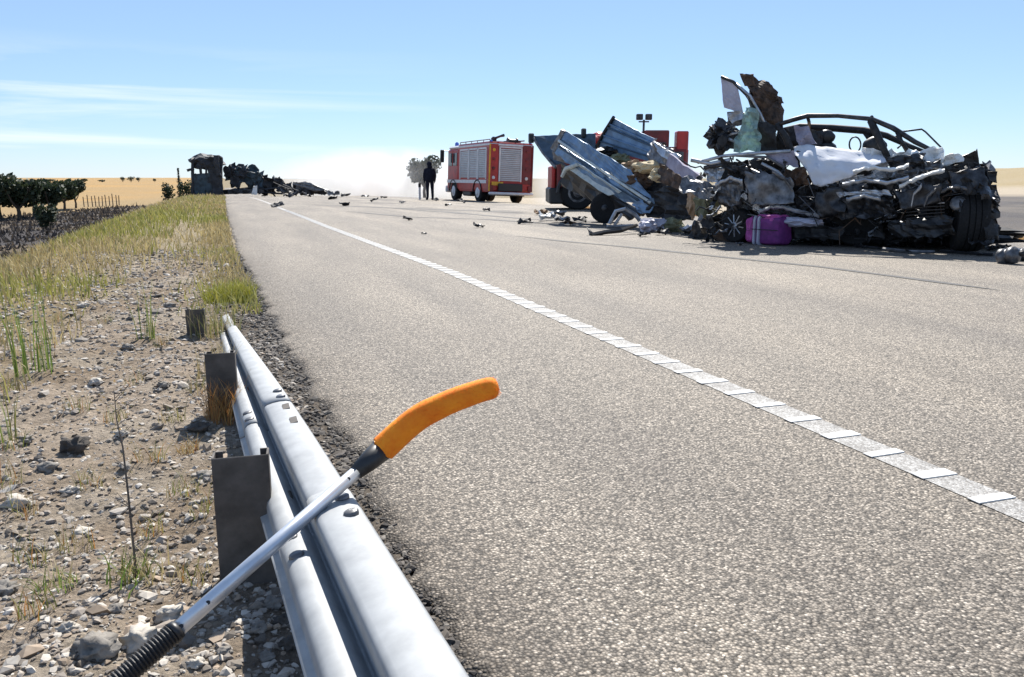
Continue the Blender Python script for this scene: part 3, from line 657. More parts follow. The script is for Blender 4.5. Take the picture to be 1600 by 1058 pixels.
# the grass of the verge and the bank, too much to count
def turf(name, n_, seed):
    r_ = np.random.default_rng(seed); V = []; Fc = []; Cc = []
    y = 3.1 + (r_.random(n_) ** 2.1) * 62; k = r_.random(n_)
    x = -.9 - (r_.random(n_) ** .9) * (3.8 + .05 * y)
    side = r_.random(n_) < .16; x = np.where(side, edge_x(y) - .03 - np.abs(r_.normal(0, .22 + .004 * y, n_)), x)
    mid = r_.random(n_) < .16; x = np.where(mid & (y > 9), -1.2 * r_.random(n_), x)
    nz = vnoise(x, y, .8, 71); keepm = np.where(side, y > 6.5 - 1.5 * nz, r_.random(n_) < (.12 + .95 * sstep(-.75, -1.6, x + (nz - .5) * 1.1 + np.clip(9 - y, 0, 9) * .07)))
    x, y, side = x[keepm], y[keepm], side[keepm]; n2 = len(x); z = terrain(x, y) - .01
    dist = np.hypot(x, y); h = np.where(side, .5, .8) * (.07 + .13 * r_.random(n2)) * (.75 + .8 * vnoise(x, y, 1.1, 72)) * (1 + .012 * dist); wd = .003 + .0009 * dist
    a = r_.random(n2) * 6.283; fa = r_.random(n2) * 3.14; ln = h * (.15 + .6 * r_.random(n2))
    zone = vnoise(x, y, 1.6, 73) + .35 * (r_.random(n2) - .5)
    pg = np.array([(.32, .31, .075), (.38, .36, .11), (.26, .27, .07)]); ps = np.array([(.44, .36, .18), (.50, .41, .20), (.38, .29, .13)]); pr = np.array([(.32, .17, .10), (.38, .22, .10), (.28, .18, .10)])
    ii = r_.integers(0, 3, n2); c = np.where((zone < .42)[:, None], pg[ii], ps[ii])
    red = (x < -3.0) & (zone > .4); c = np.where(red[:, None], pr[ii], c); c = np.where((side & (zone > .35))[:, None], ps[ii], c)
    c = np.where(((y > 17) & (zone > .45))[:, None], ps[ii], c)
    c = c * (.75 + .5 * r_.random((n2, 1)))
    dx, dy = np.cos(fa) * wd / 2, np.sin(fa) * wd / 2; lx, ly = np.cos(a) * ln, np.sin(a) * ln
    p0 = np.stack([x - dx, y - dy, z], -1); p1 = np.stack([x + dx, y + dy, z], -1)
    m0 = np.stack([x - dx * .8 + lx * .3, y - dy * .8 + ly * .3, z + h * .6], -1); m1 = np.stack([x + dx * .8 + lx * .3, y + dy * .8 + ly * .3, z + h * .6], -1)
    tp = np.stack([x + lx, y + ly, z + h], -1)
    V = np.stack([p0, p1, m1, m0, tp], 1).reshape(-1, 3); b5 = np.arange(n2) * 5
    g = MB(); g.v = V.tolist(); g.f = np.stack([b5, b5 + 1, b5 + 2, b5 + 3], -1).tolist() + np.stack([b5 + 3, b5 + 2, b5 + 4], -1).tolist()
    o = g.build(name, 'blade', colors=np.repeat(c, 5, axis=0)); o['kind'] = 'stuff'; o['label'] = 'green and straw coloured grass covering the verge and the bank'; return o
turf('verge_grass', 56000, 8)
r_ = np.random.default_rng(15); n2 = 16000; x = -6.0 - r_.random(n2) * 24; y = 22 + r_.random(n2) * 105; ok = y < 118 + 2.7 * (x + 18); x, y = x[ok], y[ok]; n2 = len(x); z = terrain(x, y) - .02; h = (.12 + .35 * r_.random(n2) ** 3) * (.6 + vnoise(x, y, 3, 81)); fa = r_.random(n2) * 3.14; wd = .05 + .10 * r_.random(n2)
lx = (r_.random(n2) - .5) * h; b3 = np.arange(n2) * 3
V = np.stack([np.stack([x - np.cos(fa) * wd, y - np.sin(fa) * wd, z], -1), np.stack([x + np.cos(fa) * wd, y + np.sin(fa) * wd, z], -1), np.stack([x + lx, y + lx, z + h], -1)], 1).reshape(-1, 3)
g = MB(); g.v = V.tolist(); g.f = np.stack([b3, b3 + 1, b3 + 2], -1).tolist()
c = np.array([(.05, .045, .045), (.03, .028, .03), (.09, .075, .06), (.12, .09, .06)])[r_.integers(0, 4, n2)]
o = g.build('scorched_stubble', 'blade', colors=np.repeat(c, 3, axis=0)); o['kind'] = 'stuff'; o['label'] = 'blackened stubble on the scorched strip below the bank'
# right hand verge: dry orange grass
r_ = np.random.default_rng(12); n2 = 8000; x = 11.22 + r_.random(n2) * 2.6; y = 4 + r_.random(n2) * 22; z = terrain(x, y) - .01; h = .10 + .12 * r_.random(n2); fa = r_.random(n2) * 3.14; wd = .014
lx = (r_.random(n2) - .5) * h; b3 = np.arange(n2) * 3
V = np.stack([np.stack([x - np.cos(fa) * wd, y - np.sin(fa) * wd, z], -1), np.stack([x + np.cos(fa) * wd, y + np.sin(fa) * wd, z], -1), np.stack([x + lx, y + lx, z + h], -1)], 1).reshape(-1, 3)
g = MB(); g.v = V.tolist(); g.f = np.stack([b3, b3 + 1, b3 + 2], -1).tolist()
c = np.array([(.46, .30, .14), (.50, .36, .18), (.40, .22, .10)])[r_.integers(0, 3, n2)]
o = g.build('roadside_grass', 'blade', colors=np.repeat(c, 3, axis=0)); o['kind'] = 'stuff'; o['label'] = 'dry orange grass along the far edge of the road'
# ------------------------------------------------------------------ trees and bushes
def crown(center, rx, ry_, rz, nl, leaf, seed, lobes=7):
    r_ = random.Random(seed); mb = MB(); cs = []
    for k in range(lobes):
        a = r_.uniform(0, 6.283); q = r_.uniform(.2, .62); cs.append((Vector((math.cos(a) * q * rx, math.sin(a) * q * ry_, r_.uniform(-.35, .5) * rz)), r_.uniform(.42, .62)))
    for k in range(nl):
        c, s_ = cs[r_.randrange(lobes)]; d = Vector((r_.gauss(0, 1), r_.gauss(0, 1), r_.gauss(0, 1))).normalized() * (r_.random() ** .4)
        p = Vector(center) + c + Vector((d.x * rx * s_, d.y * ry_ * s_, d.z * rz * s_ * 1.05))
        n_ = Vector((r_.gauss(0, 1), r_.gauss(0, 1), r_.gauss(0, 1))).normalized(); u = n_.orthogonal().normalized() * leaf * r_.uniform(.6, 1.2); v = n_.cross(u) * .7
        mb.add([p - u - v * .3, p + v, p + u - v * .2, p - v], [(0, 1, 2, 3)])
    return mb
def tree(px, py, d, hpx, wpx, label, seed, nl=900, group=None, m='oak_leaf', name='oak_tree', trunk=.30, cat='tree', ground=None):
    b = at(px, py, d); b.z = tz(b.x, b.y) if ground is None else ground
    top = at(px, py - hpx, d).z; H_ = top - b.z; W_ = wpx / FPX * d
    t = thing(name, b, label, cat, group); r_ = random.Random(seed)
    th_ = H_ * trunk; mb = MB()
    mb.tube([b - Vector((0, 0, .3)), b + Vector((r_.uniform(-.1, .1), 0, th_ * .6)), b + Vector((r_.uniform(-.2, .2), 0, th_ * 1.25))], [W_ * .05, W_ * .04, W_ * .03], 7)
    for k in range(4):
        a = r_.uniform(0, 6.283); mb.tube([b + Vector((0, 0, th_ * .8)), b + Vector((math.cos(a) * W_ * .14, math.sin(a) * W_ * .14, th_ * 1.3)), b + Vector((math.cos(a) * W_ * .3, math.sin(a) * W_ * .3, H_ * .72))], [W_ * .028, W_ * .02, W_ * .008], 5)
    mb.build('trunk', 'bark', t)
    rz = (H_ - th_ * .8) / 2
    crown(b + Vector((0, 0, th_ * .8 + rz * .98)), W_ / 2, W_ / 2, rz, nl, max(.12, .03 * W_ + .10), seed).build('crown', m, t)
    return t
for i, (px, py, d, hp, wp) in enumerate(((0, 335, 84, 58, 74), (30, 335, 82, 62, 72), (55, 333, 88, 58, 64), (80, 334, 86, 50, 54), (100, 322, 104, 42, 42), (118, 321, 108, 40, 34))):
    tree(px, py, d, hp, wp, 'dark holm oak in the row standing along the edge of the scorched strip', 100 + i, 3000, 'oaks along the scorched strip')
tree(72, 352, 60, 38, 34, 'low dark bush standing alone on the scorched ground before the oaks', 130, 700, name='bush', trunk=.1, cat='bush')
for i, (px, py, hp, wp) in enumerate(((133, 287, 8, 14), (160, 287, 6, 13), (192, 287, 11, 9), (205, 288, 13, 12), (217, 287, 11, 9), (242, 287, 8, 6), (76, 290, 10, 22), (20, 290, 12, 30), (120, 290, 8, 14))):
    tree(px, py, 320, hp, wp, 'tiny far oak dotted on the golden hilltop', 150 + i, 260, 'far oaks on the golden hill', trunk=.2)
tree(262, 296, 108, 21, 20, 'round dark bush between the golden field and the burnt lorry cab', 170, 600, name='bush', trunk=.08, cat='bush')
tree(290, 298, 104, 16, 22, 'low dark bush beside the pointed conifer', 171, 500, name='bush', trunk=.08, cat='bush')
b = at(281, 300, 112); b.z = tz(b.x, b.y); t = thing('conifer_tree', b, 'small pointed conifer next to the burnt lorry cab', 'tree')
H_ = at(281, 263, 112).z - b.z; MB().tube([b, b + Vector((0, 0, H_ * .95))], [.14, .03], 6).build('trunk', 'bark', t)
mb = MB(); r_ = random.Random(5)
for k in range(900):
    h = r_.random() ** 1.3; q = (1 - h) * .95 * (.5 + .5 * r_.random()) * (.75 + .25 * math.sin(h * 40)); a = r_.uniform(0, 6.283)
    p = b + Vector((math.cos(a) * q, math.sin(a) * q, .3 + h * (H_ - .3))); u = Vector((math.cos(a), math.sin(a), -.3)) * .16; v = Vector((-math.sin(a), math.cos(a), r_.uniform(-.3, .3))) * .1
    mb.add([p - u - v, p + u, p - u + v], [(0, 1, 2)])
mb.build('crown', 'pine_leaf', t)
tree(664, 303, 71.5, 62, 58, 'grey hazy tree behind the smoke above the standing person', 180, 1300, m='hazy_leaf', trunk=.34, name='hazy_tree')
# ------------------------------------------------------------------ stake fence at the edge of the golden field
fa_, fb_ = at(132, 318, 112), at(186, 315, 118)
fence = thing('stake_fence', (fa_.x, fa_.y, tz(fa_.x, fa_.y)), 'row of dark stakes strung with wire before the golden field', 'fence')
tops = []
for k in range(11):
    p = fa_.lerp(fb_, k / 10); p.x += random.uniform(-.1, .1); z0 = tz(p.x, p.y); hh = random.uniform(1.35, 1.75)
    MB().tube([(p.x, p.y, z0 - .2), (p.x + random.uniform(-.06, .06), p.y, z0 + hh)], [.075, .06], 6).build('stake', 'wood_post', fence); tops.append(Vector((p.x, p.y, z0)))
for hz in (.6, 1.1):
    MB().tube([q + Vector((0, 0, hz)) for q in tops], .012, 4).build('wire', 'dark_metal', fence)
# ------------------------------------------------------------------ burnt lorry cab on the verge
rs = random.Random(31)
def pxq(pts, d): return [at(p[0], p[1], d + (p[2] if len(p) > 2 else 0)) for p in pts]
d0 = 62.; cb = at(322, 309, d0); cb.z = tz(cb.x, cb.y)
cab = thing('burnt_lorry_cab', cb, 'charred lorry cab with empty windows standing upright at the road edge', 'lorry')
def slab(name, pts, d, th, m, par, amp=.05, seed=1, nu=8, nv=6, jag=.08):
    return crumple(pxq(pts, d), amp, seed, nu, nv, th, jag, 1.1).build(name, m, par)
# box of the cab: front (to the left), near side, roof, rear wall
slab('door_panel', ((302, 272), (322, 271), (322, 305), (304, 306)), d0, .12, 'charred_teal', cab, .04, 1)
slab('door_panel', ((323, 271), (331, 270), (331, 306), (322, 306)), d0 + .02, .12, 'charred_teal', cab, .04, 2)
for x0, x1, yb in ((299, 303, 306), (312, 315, 274), (321, 324, 274)):
    slab('pillar', ((x0, 254), (x1, 254), (x1, yb), (x0, yb)), d0 - .02, .14, 'charcoal', cab, .02, x0, 4, 7, .03)
for y0, y1, dd, m in ((245, 262, 0, 'charcoal'), (247, 262, 2.1, 'charcoal')):
    slab('roof_side', ((301, y0 + 4), (322, y0 + 1), (344, y0 - 1), (300, y1)) if False else ((300, y0 + 5), (344, y0 - 1), (344, y1 - 2), (299, y1)), d0 + dd, .12, m, cab, .16, 4 + dd, 10, 5, .2)
slab('roof', ((300, 251, 0), (343, 244, 0), (344, 246, 2.1), (303, 250, 2.1)), d0, .12, 'charcoal', cab, .10, 6, 10, 6, .12)
slab('rear_wall', ((324, 256), (347, 246), (347, 306), (326, 307)), d0 + .05, .2, 'charcoal', cab, .07, 7, 8, 10, .08)
slab('far_side', ((304, 272), (334, 271), (336, 305), (305, 305)), d0 + 2.1, .12, 'charred_teal', cab, .05, 8)
slab('rear_wall', ((342, 244, 0), (345, 245, 2.2), (347, 305, 2.2), (347, 306, 0)), d0, .15, 'charcoal', cab, .05, 9)
MB().blob(at(321, 253, d0 + 1.0), (1.2, 1.15, .55), 5, .4, 3, freq=1.6).build('collapsed_roof', 'charcoal', cab)
slab('visor', ((292, 265), (302, 262), (303, 266), (294, 268)), d0 - .05, .2, 'charcoal', cab, .02, 10, 5, 4, .03)
slab('exhaust_stack', ((334, 243), (341, 243), (345, 275), (339, 275)), d0 - .3, .3, 'charcoal', cab, .05, 11, 5, 8, .05)
for px in (308, 335):
    p = at(px, 303, d0 + .3); MB().lathe(p - Vector((0, .2, 0)), HF, [(0, .2), (.0, .48), (.04, .52), (.3, .52), (.34, .48), (.34, .2)], 18).build('wheel', 'rubber', cab)
MB().box(at(325, 304, d0 + 1.1), (2.0, 1.9, .35), ch=.08).build('chassis', 'charcoal', cab)
# burnt trailer behind it
d1 = 63.5; tb = at(372, 304, d1); tb.z = float(zr(tb.y))
trw = thing('burnt_trailer', tb, 'burnt out blackened trailer wreck lying behind the lorry cab', 'trailer')
for k in range(26):
    px = 347 + rs.random() * 62; top = 259 + (max(0, px - 378) * .55) + rs.random() * 12; hh = 10 + rs.random() * 14; ww = 8 + rs.random() * 15
    slab('charred_sheet', ((px, top, rs.uniform(-.4, 1.2)), (px + ww, top + rs.uniform(-6, 6), rs.uniform(-.4, 1.2)), (px + ww + rs.uniform(-5, 5), min(303, top + hh), rs.uniform(-.4, 1.2)), (px + rs.uniform(-5, 5), min(303, top + hh), 0)), d1, .08, rs.choice(['charcoal', 'charcoal', 'charred_teal', 'scorched']), trw, .25, k, 6, 5, .25)
for k in range(8):
    a = at(347 + rs.random() * 60, 296 + rs.random() * 7, d1 - .5); b = a + Vector((rs.uniform(1, 3), rs.uniform(-.6, .6), rs.uniform(-.1, .5))); MB().tube([a, (a + b) / 2 + Vector((0, 0, rs.uniform(-.1, .2))), b], .07, 6).build('bent_beam', 'charcoal', trw)
slab('frame_rail', ((345, 297), (412, 295), (412, 302), (345, 304)), d1 - .7, .2, 'dark_metal', trw, .06, 40, 12, 4, .05)
slab('white_flap', ((396, 291), (402, 290), (402, 304), (393, 304)), d1 - 1.2, .05, 'white_paint', trw, .04, 41, 4, 6, .05)
# heap of wreckage to its right
hb = at(465, 303, 64); hb.z = float(zr(hb.y)); heap = thing('wreckage_heap', hb, 'low heap of blackened wreckage strewn across the road by the smoke', 'wreckage')
prof = ((400, 268), (415, 276), (425, 284), (432, 272), (440, 276), (447, 288), (462, 284), (480, 285), (500, 292), (515, 297), (528, 298))
def topy(px): return float(np.interp(px, [q[0] for q in prof], [q[1] for q in prof]))
for k in range(34):
    px = 398 + rs.random() * 118; t0 = topy(px) + rs.random() * 5; t1 = topy(px + 12) + rs.random() * 5; lo_ = min(303.5, max(t0, t1) + 5 + rs.random() * 11)
    slab('charred_sheet', ((px, t0, rs.uniform(-.5, .8)), (px + rs.uniform(8, 16), t1, rs.uniform(-.5, .8)), (px + rs.uniform(6, 18), lo_, rs.uniform(-.5, .8)), (px + rs.uniform(-4, 3), lo_, 0)), 64, .06, rs.choice(['charcoal', 'charcoal', 'scorched', 'ash', 'grey_metal']), heap, .14, 60 + k, 6, 5, .14)
slab('bent_roof_sheet', ((455, 287), (478, 284), (512, 297), (492, 299)), 63, .06, 'grey_metal', heap, .08, 99, 8, 5, .06)
for k in range(8):
    a = at(405 + rs.random() * 100, 298, 63); b = a + Vector((rs.uniform(-1.5, 1.5), rs.uniform(-.5, .5), rs.uniform(.1, .7))); MB().tube([a, b], .04, 5).build('rod', 'charcoal', heap)
# ------------------------------------------------------------------ loose debris on the carriageway
def scrap(px, py, size, m, label, seed, flat=.35, name='scrap_piece', group=None):
    p = ground_at(px, py); q = [Vector(p) + Vector((a * size, b * size, 0)) + Vector((0, 0, size * flat * rs.random() + .006)) for a, b in ((-.6, -.35), (.6, -.3), (.5, .4), (-.5, .35))]
    mb = crumple(q, size * .16, seed, 6, 5, max(.01, size * .1), size * .25, 2.2 / max(size, .05))
    zmin = min(v[2] for v in mb.v); mb.v = [(v[0], v[1], v[2] - zmin + p.z + .001) for v in mb.v]
    return tag(mb.build(name, m, base=p), label, 'debris', group)
for i, (px, py, s_) in enumerate(((412, 307, .9), (433, 324, .35), (455, 309, .7), (478, 308, .6), (468, 303, 1.0), (500, 305, .6), (517, 300, .6), (520, 312, .4), (538, 322, .3), (540, 308, .5), (570, 308, .4), (600, 310, .3), (625, 306, .4), (648, 306, .4),
                                  (637, 345, .16), (748, 356, .16), (662, 366, .08), (680, 314, .25), (628, 318, .2), (700, 322, .2), (760, 330, .2), (720, 318, .3), (585, 316, .3))):
    scrap(px, py, s_, rs.choice(['scorched', 'charcoal', 'dark_metal']), 'small dark scrap of wreckage lying loose on the pale road', i, .5, group='scraps on the road')
for i, (px, py, s_, m) in enumerate(((855, 345, .35, 'white_paint'), (875, 347, .35, 'grey_metal'), (905, 348, .25, 'scorched'), (820, 350, .25, 'scorched'), (868, 339, .4, 'grey_metal'), (912, 343, .14, 'scorched'), (890, 352, .2, 'rusty'), (845, 336, .3, 'cardboard'),
                                     (1035, 367, .22, 'scorched'), (1075, 366, .25, 'grey_metal'), (1110, 370, .2, 'scorched'), (1125, 366, .16, 'silver_paint'), (1005, 370, .15, 'scorched'), (1155, 384, .1, 'grey_metal'))):
    scrap(px, py, s_, m, 'torn flake of metal or trim on the tarmac before the wrecked trailer', 70 + i, .4, group='flakes before the trailer')
# ------------------------------------------------------------------ person in dark clothing, seen from behind
pp = at(672, 309, 41); pp.z = float(zr(pp.y)) if pp.x < 11.1 else tz(pp.x, pp.y); ph = 1.87
per = thing('person', pp, 'person in dark jacket and trousers standing with back turned by the smoke', 'person')
def skin_body(name, joints, edges, root, m, parent, sub=2):
    me = bpy.data.meshes.new(name); o0 = ORG[parent.name]
    me.from_pydata([tuple(Vector(j[0])) for j in joints], edges, []); o = bpy.data.objects.new(name, me); col.objects.link(o); o.parent = parent
    sk = o.modifiers.new('Skin', 'SKIN'); sk.use_smooth_shade = True
    if not me.skin_vertices: me.skin_vertices.new()
    for i, j in enumerate(joints):
        r = j[1] if isinstance(j[1], tuple) else (j[1], j[1]); me.skin_vertices[0].data[i].radius = r; me.skin_vertices[0].data[i].use_root = (i == root)
    o.modifiers.new('Sub', 'SUBSURF').levels = sub; o.modifiers['Sub'].render_levels = sub
    me.materials.append(MATS[m]); return o
k = ph / 1.75
J = [((0, 0, .98), (.17, .12)), ((0, 0, 1.12), (.17, .12)), ((0, .01, 1.32), (.21, .14)), ((0, .01, 1.43), (.17, .10)), ((0, .02, 1.50), .075),      # 0-4 trunk, neck
     ((-.10, 0, .88), (.105, .115)), ((-.115, .015, .50), (.075, .08)), ((-.12, -.02, .10), (.055, .06)), ((-.135, .13, .045), (.05, .04)),                # 5-8 left leg
     ((.10, 0, .88), (.105, .115)), ((.12, .02, .50), (.075, .08)), ((.125, -.015, .10), (.055, .06)), ((.145, .13, .045), (.05, .04)),                    # 9-12 right leg
     ((-.20, .0, 1.39), .085), ((-.265, -.02, 1.12), .068), ((-.25, .04, .90), .052), ((-.245, .06, .83), .04),                                       # 13-16 left arm
     ((.20, .0, 1.39), .085), ((.265, -.02, 1.12), .068), ((.25, .04, .90), .052), ((.245, .06, .83), .04)]                                            # 17-20 right arm
E_ = [(0, 1), (1, 2), (2, 3), (3, 4), (0, 5), (5, 6), (6, 7), (7, 8), (0, 9), (9, 10), (10, 11), (11, 12), (3, 13), (13, 14), (14, 15), (15, 16), (3, 17), (17, 18), (18, 19), (19, 20)]
for wi, sx in ((16, -1), (20, 1)):                                                                                                                    # five fingers to a hand
    for f_ in range(5):
        b = J[wi][0]; i0 = len(J); off = (f_ - 2) * .016; ln = (.05, .07, .078, .072, .055)[f_]
        J.append(((b[0] + sx * .004, b[1] + .01 + off, b[2] - ln * .6), .009)); J.append(((b[0] - sx * .008, b[1] + .012 + off, b[2] - ln * 1.1), .0075)); E_ += [(wi, i0), (i0, i0 + 1)]
J = [((j[0][0] * k, j[0][1] * k, j[0][2] * k), tuple(v * k for v in j[1]) if isinstance(j[1], tuple) else j[1] * k) for j in J]
body = skin_body('body', J, E_, 0, 'navy_cloth', per)
def pl(name, mb, m): return mb.xf(Matrix.Translation(pp)).build(name, m, per, True)
pl('head', MB().blob((0, .03 * k, 1.63 * k), (.085 * k, .105 * k, .125 * k), 3, .08, 3), 'skin')
mb = MB().blob((0, .005 * k, 1.645 * k), (.115 * k, .125 * k, .145 * k), 5, .1, 3); mb.blob((0, -.05 * k, 1.52 * k), (.12 * k, .09 * k, .08 * k), 6, .1, 2); pl('hood', mb, 'navy_cloth')
mb = MB(); mb.tube([(0, 0, 1.47 * k), (0, 0, 1.36 * k), (0, 0, 1.12 * k), (0, 0, .93 * k), (0, 0, .86 * k)], [.14 * k, .235 * k, .24 * k, .235 * k, .225 * k], 18)
mb.v = [(v[0] * 1.06, v[1] * .68, v[2]) for v in mb.v]; pl('jacket', mb, 'navy_cloth')
for sx in (-1, 1): pl('boot', MB().blob((sx * .135 * k, .05 * k, .05 * k), (.058 * k, .14 * k, .06 * k), 8, .05, 2), 'rubber')
mpx = at(656, 308, 41.5); mpx.z = tz(mpx.x, mpx.y); mk = thing('marker_post', mpx, 'thin grey roadside marker post beside the standing person', 'post')
MB().box(mpx + Vector((0, 0, .42)), (.11, .05, .9), ch=.012).build('post', 'fe_white', mk); MB().box(mpx + Vector((0, 0, .78)), (.13, .07, .2), ch=.012).build('dark_band', 'dark_metal', mk)
# ------------------------------------------------------------------ fire engine
fb0 = at(762, 316, 36); fb0.z = tz(fb0.x, fb0.y)
FE = thing('fire_engine', fb0, 'red and white fire engine with grey roller shutters parked beyond the wreck', 'fire engine')
AL = R(23)
# local: x to the right, y forwards (away from us and to the left), z up; origin at the rear left corner
ang = -PS + AL
FM = Matrix.Translation(fb0) @ Matrix.Rotation(ang, 4, 'Z') @ Matrix.Rotation(R(2.2), 4, 'Y')
WD, LN, HT = 2.12, 5.9, 2.72
def fe(name, m, fn, par=None, smooth=False):
    mb = MB(); fn(mb); return mb.xf(FM).build(name, m, par or FE, smooth)
body = fe('body', 'red_paint', lambda b: b.box((WD / 2, 2.05, 1.60), (WD, 4.1, 2.15), ch=.05))
fe('upper_band', 'fe_white', lambda b: b.box((WD / 2, 2.05, 2.55), (WD + .03, 4.13, .10), ch=.02))
fe('lower_side', 'red_paint', lambda b: b.box((WD / 2, 2.0, .62), (WD - .04, 3.9, .30), ch=.03))
cabp = fe('cab', 'red_paint', lambda b: b.box((WD / 2, 4.98, 1.52), (WD - .06, 1.72, 2.0), ch=.12))
fe('cab_roof', 'fe_white', lambda b: b.box((WD / 2, 4.95, 2.56), (WD - .12, 1.6, .16), ch=.07))
fe('side_stripe', 'fe_white', lambda b: b.box((-.012, 2.95, .93), (.02, 5.4, .15)))
for y0, wy in ((.62, 1.0), (1.72, 1.1), (2.92, 1.15)):
    sh = fe('side_shutter', 'shutter', lambda b: [b.box((-.016, y0 + wy / 2 - .35, 1.14 + q * .082), (.03, wy - .06, .072), ch=.012) for q in range(15)])
    sh['kind'] = 'stuff'
    fe('shutter_frame', 'fe_white', lambda b: [b.box((-.02, y0 - .35 + s_ * wy, 1.7), (.05, .06, 1.32)) for s_ in (0, 1)] + [b.box((-.02, y0 - .35 + wy / 2, 2.39), (.05, wy, .07))])
rsx = 1.02
sl = fe('rear_shutter', 'shutter', lambda b: [b.box((rsx, -.02, 1.02 + q * .083), (.98, .03, .074), ch=.012) for q in range(17)]); sl['kind'] = 'stuff'
fe('rear_shutter_frame', 'fe_white', lambda b: [b.box((rsx + s_ * .52, -.025, 1.70), (.06, .05, 1.48)) for s_ in (-1, 1)] + [b.box((rsx, -.025, 2.45), (1.1, .05, .06))])
for s_ in (-1, 1):
    pn = fe('rear_panel', 'red_dark' if s_ > 0 else 'red_paint', lambda b: b.box((rsx + s_ * .80, -.012, 1.72), (.42, .03, 1.7), ch=.008))
    for q in range(4): fe('reflector', 'yellow_paint' if (q == 3 and s_ < 0) else ('fe_white' if q == 0 else 'red_dark'), lambda b: b.lathe((rsx + s_ * .80, -.02, 1.12 + q * .40), (0, -1, 0), [(0, .075), (.03, .07), (.04, .03)], 12), pn)
    fe('corner_strip', 'yellow_paint' if s_ < 0 else 'red_dark', lambda b: b.box((.03 if s_ < 0 else WD - .03, -.03, 1.55), (.06, .04, 2.05)))
fe('rear_step', 'black_plastic', lambda b: b.box((rsx, -.05, .70), (1.15, .25, .34), ch=.03))
fe('chequer_band', 'yellow_paint', lambda b: b.box((.42, -.03, .86), (.55, .03, .16)))
fe('bumper', 'fe_white', lambda b: b.box((WD / 2, -.12, .43), (WD, .2, .12), ch=.03))
def wheel_local(b, x, y, r, w_):
    b.lathe((x, y, r), (1, 0, 0), [(0, r * .55), (0, r * .92), (w_ * .15, r), (w_ * .85, r), (w_, r * .92), (w_, r * .55)], 22)
for y in (1.35, 4.75):
    for x in (.02, WD - .34):
        wl = fe('wheel', 'rubber', lambda b: wheel_local(b, x, y, .46, .32)); fe('rim', 'fe_white', lambda b: b.lathe((x - .01 if x < 1 else x + .33, y, .46), (-1 if x < 1 else 1, 0, 0), [(-.03, .26), (.0, .26), (.02, .16), (.06, .12)], 14), wl)
    fe('wheel_arch', 'black_plastic', lambda b: [b.tube([(-.02, y + .54 * math.cos(a), .46 + .54 * math.sin(a)) for a in np.linspace(0, math.pi, 11)], .035, 5)])
fe('chassis', 'black_plastic', lambda b: b.box((WD / 2, 2.8, .45), (1.5, 5.4, .25)))
fe('fuel_tank', 'black_plastic', lambda b: b.box((.35, 3.1, .45), (.5, 1.1, .4), ch=.05))
for q in range(2): fe('cab_window', 'window_glass', lambda b: b.box((.02, 4.62 + q * .72, 1.98), (.03, .56, .62), ch=.01), cabp)
fe('windscreen', 'window_glass', lambda b: b.box((WD / 2, 5.85, 1.95), (WD - .4, .03, .7), ch=.01), cabp)
for s_ in (-1, 1):
    fe('headlamp', 'lamp_white', lambda b: b.lathe((WD / 2 + s_ * .78, 5.83, .85), (0, 1, 0), [(0, .12), (.04, .11), (.06, .05)], 12), cabp)
    mr = fe('mirror', 'black_plastic', lambda b: b.box((WD / 2 + s_ * (WD / 2 + .28), 5.75, 2.15), (.2, .1, .62), ch=.03), cabp)
    fe('mirror_arm', 'black_plastic', lambda b: b.tube([(WD / 2 + s_ * (WD / 2 - .05), 5.7, 2.42), (WD / 2 + s_ * (WD / 2 + .28), 5.75, 2.42)], .02, 5), cabp)
fe('front_bumper', 'fe_white', lambda b: b.box((WD / 2, 5.92, .55), (WD, .2, .34), ch=.05), cabp)
for s_ in (.3, WD - .3): fe('beacon', 'lamp_blue', lambda b: b.lathe((s_, 5.2, 2.64), (0, 0, 1), [(0, .1), (.14, .1), (.2, .04)], 10), cabp)
ld = fe('ladder', 'grey_metal', lambda b: [b.tube([(x, .1, 2.78), (x, 4.0, 2.78)], .03, 6) for x in (1.3, 1.7)] + [b.tube([(1.3, y, 2.78), (1.7, y, 2.78)], .018, 5) for y in np.linspace(.3, 3.8, 12)] + [b.box((1.5, y, 2.69), (.5, .06, .14)) for y in (.6, 3.4)])
fe('roof_rail', 'grey_metal', lambda b: [b.tube([(.06, .1, 2.76), (.06, 4.0, 2.76)], .022, 6)] + [b.tube([(.06, y, 2.58), (.06, y, 2.77)], .018, 5) for y in np.linspace(.1, 4, 6)])
fe('monitor', 'dark_metal', lambda b: [b.lathe((.42, .55, 2.58), (0, 0, 1), [(0, .14), (.14, .12), (.26, .13), (.33, .06)], 10), b.tube([(.42, .55, 2.82), (.55, .1, 2.92), (.62, -.1, 2.95)], [.06, .05, .07], 8)])
fe('roof_box', 'fe_white', lambda b: b.box((1.0, 2.2, 2.70), (.5, 1.5, .22), ch=.03))
fe('hose_reel', 'dark_metal', lambda b: b.lathe((1.0, .35, 2.74), (1, 0, 0), [(0, .16), (.04, .16), (.04, .1), (.42, .1), (.42, .16), (.46, .16)], 12))
for s_ in (.12, WD - .12): fe('rear_beacon', 'lamp_blue', lambda b: b.lathe((s_, .1, 2.60), (0, 0, 1), [(0, .07), (.1, .07), (.14, .03)], 10))
for s_ in (.14, WD - .14): fe('tail_lamp', 'red_dark', lambda b: b.box((s_, -.05, .66), (.16, .05, .26), ch=.015))
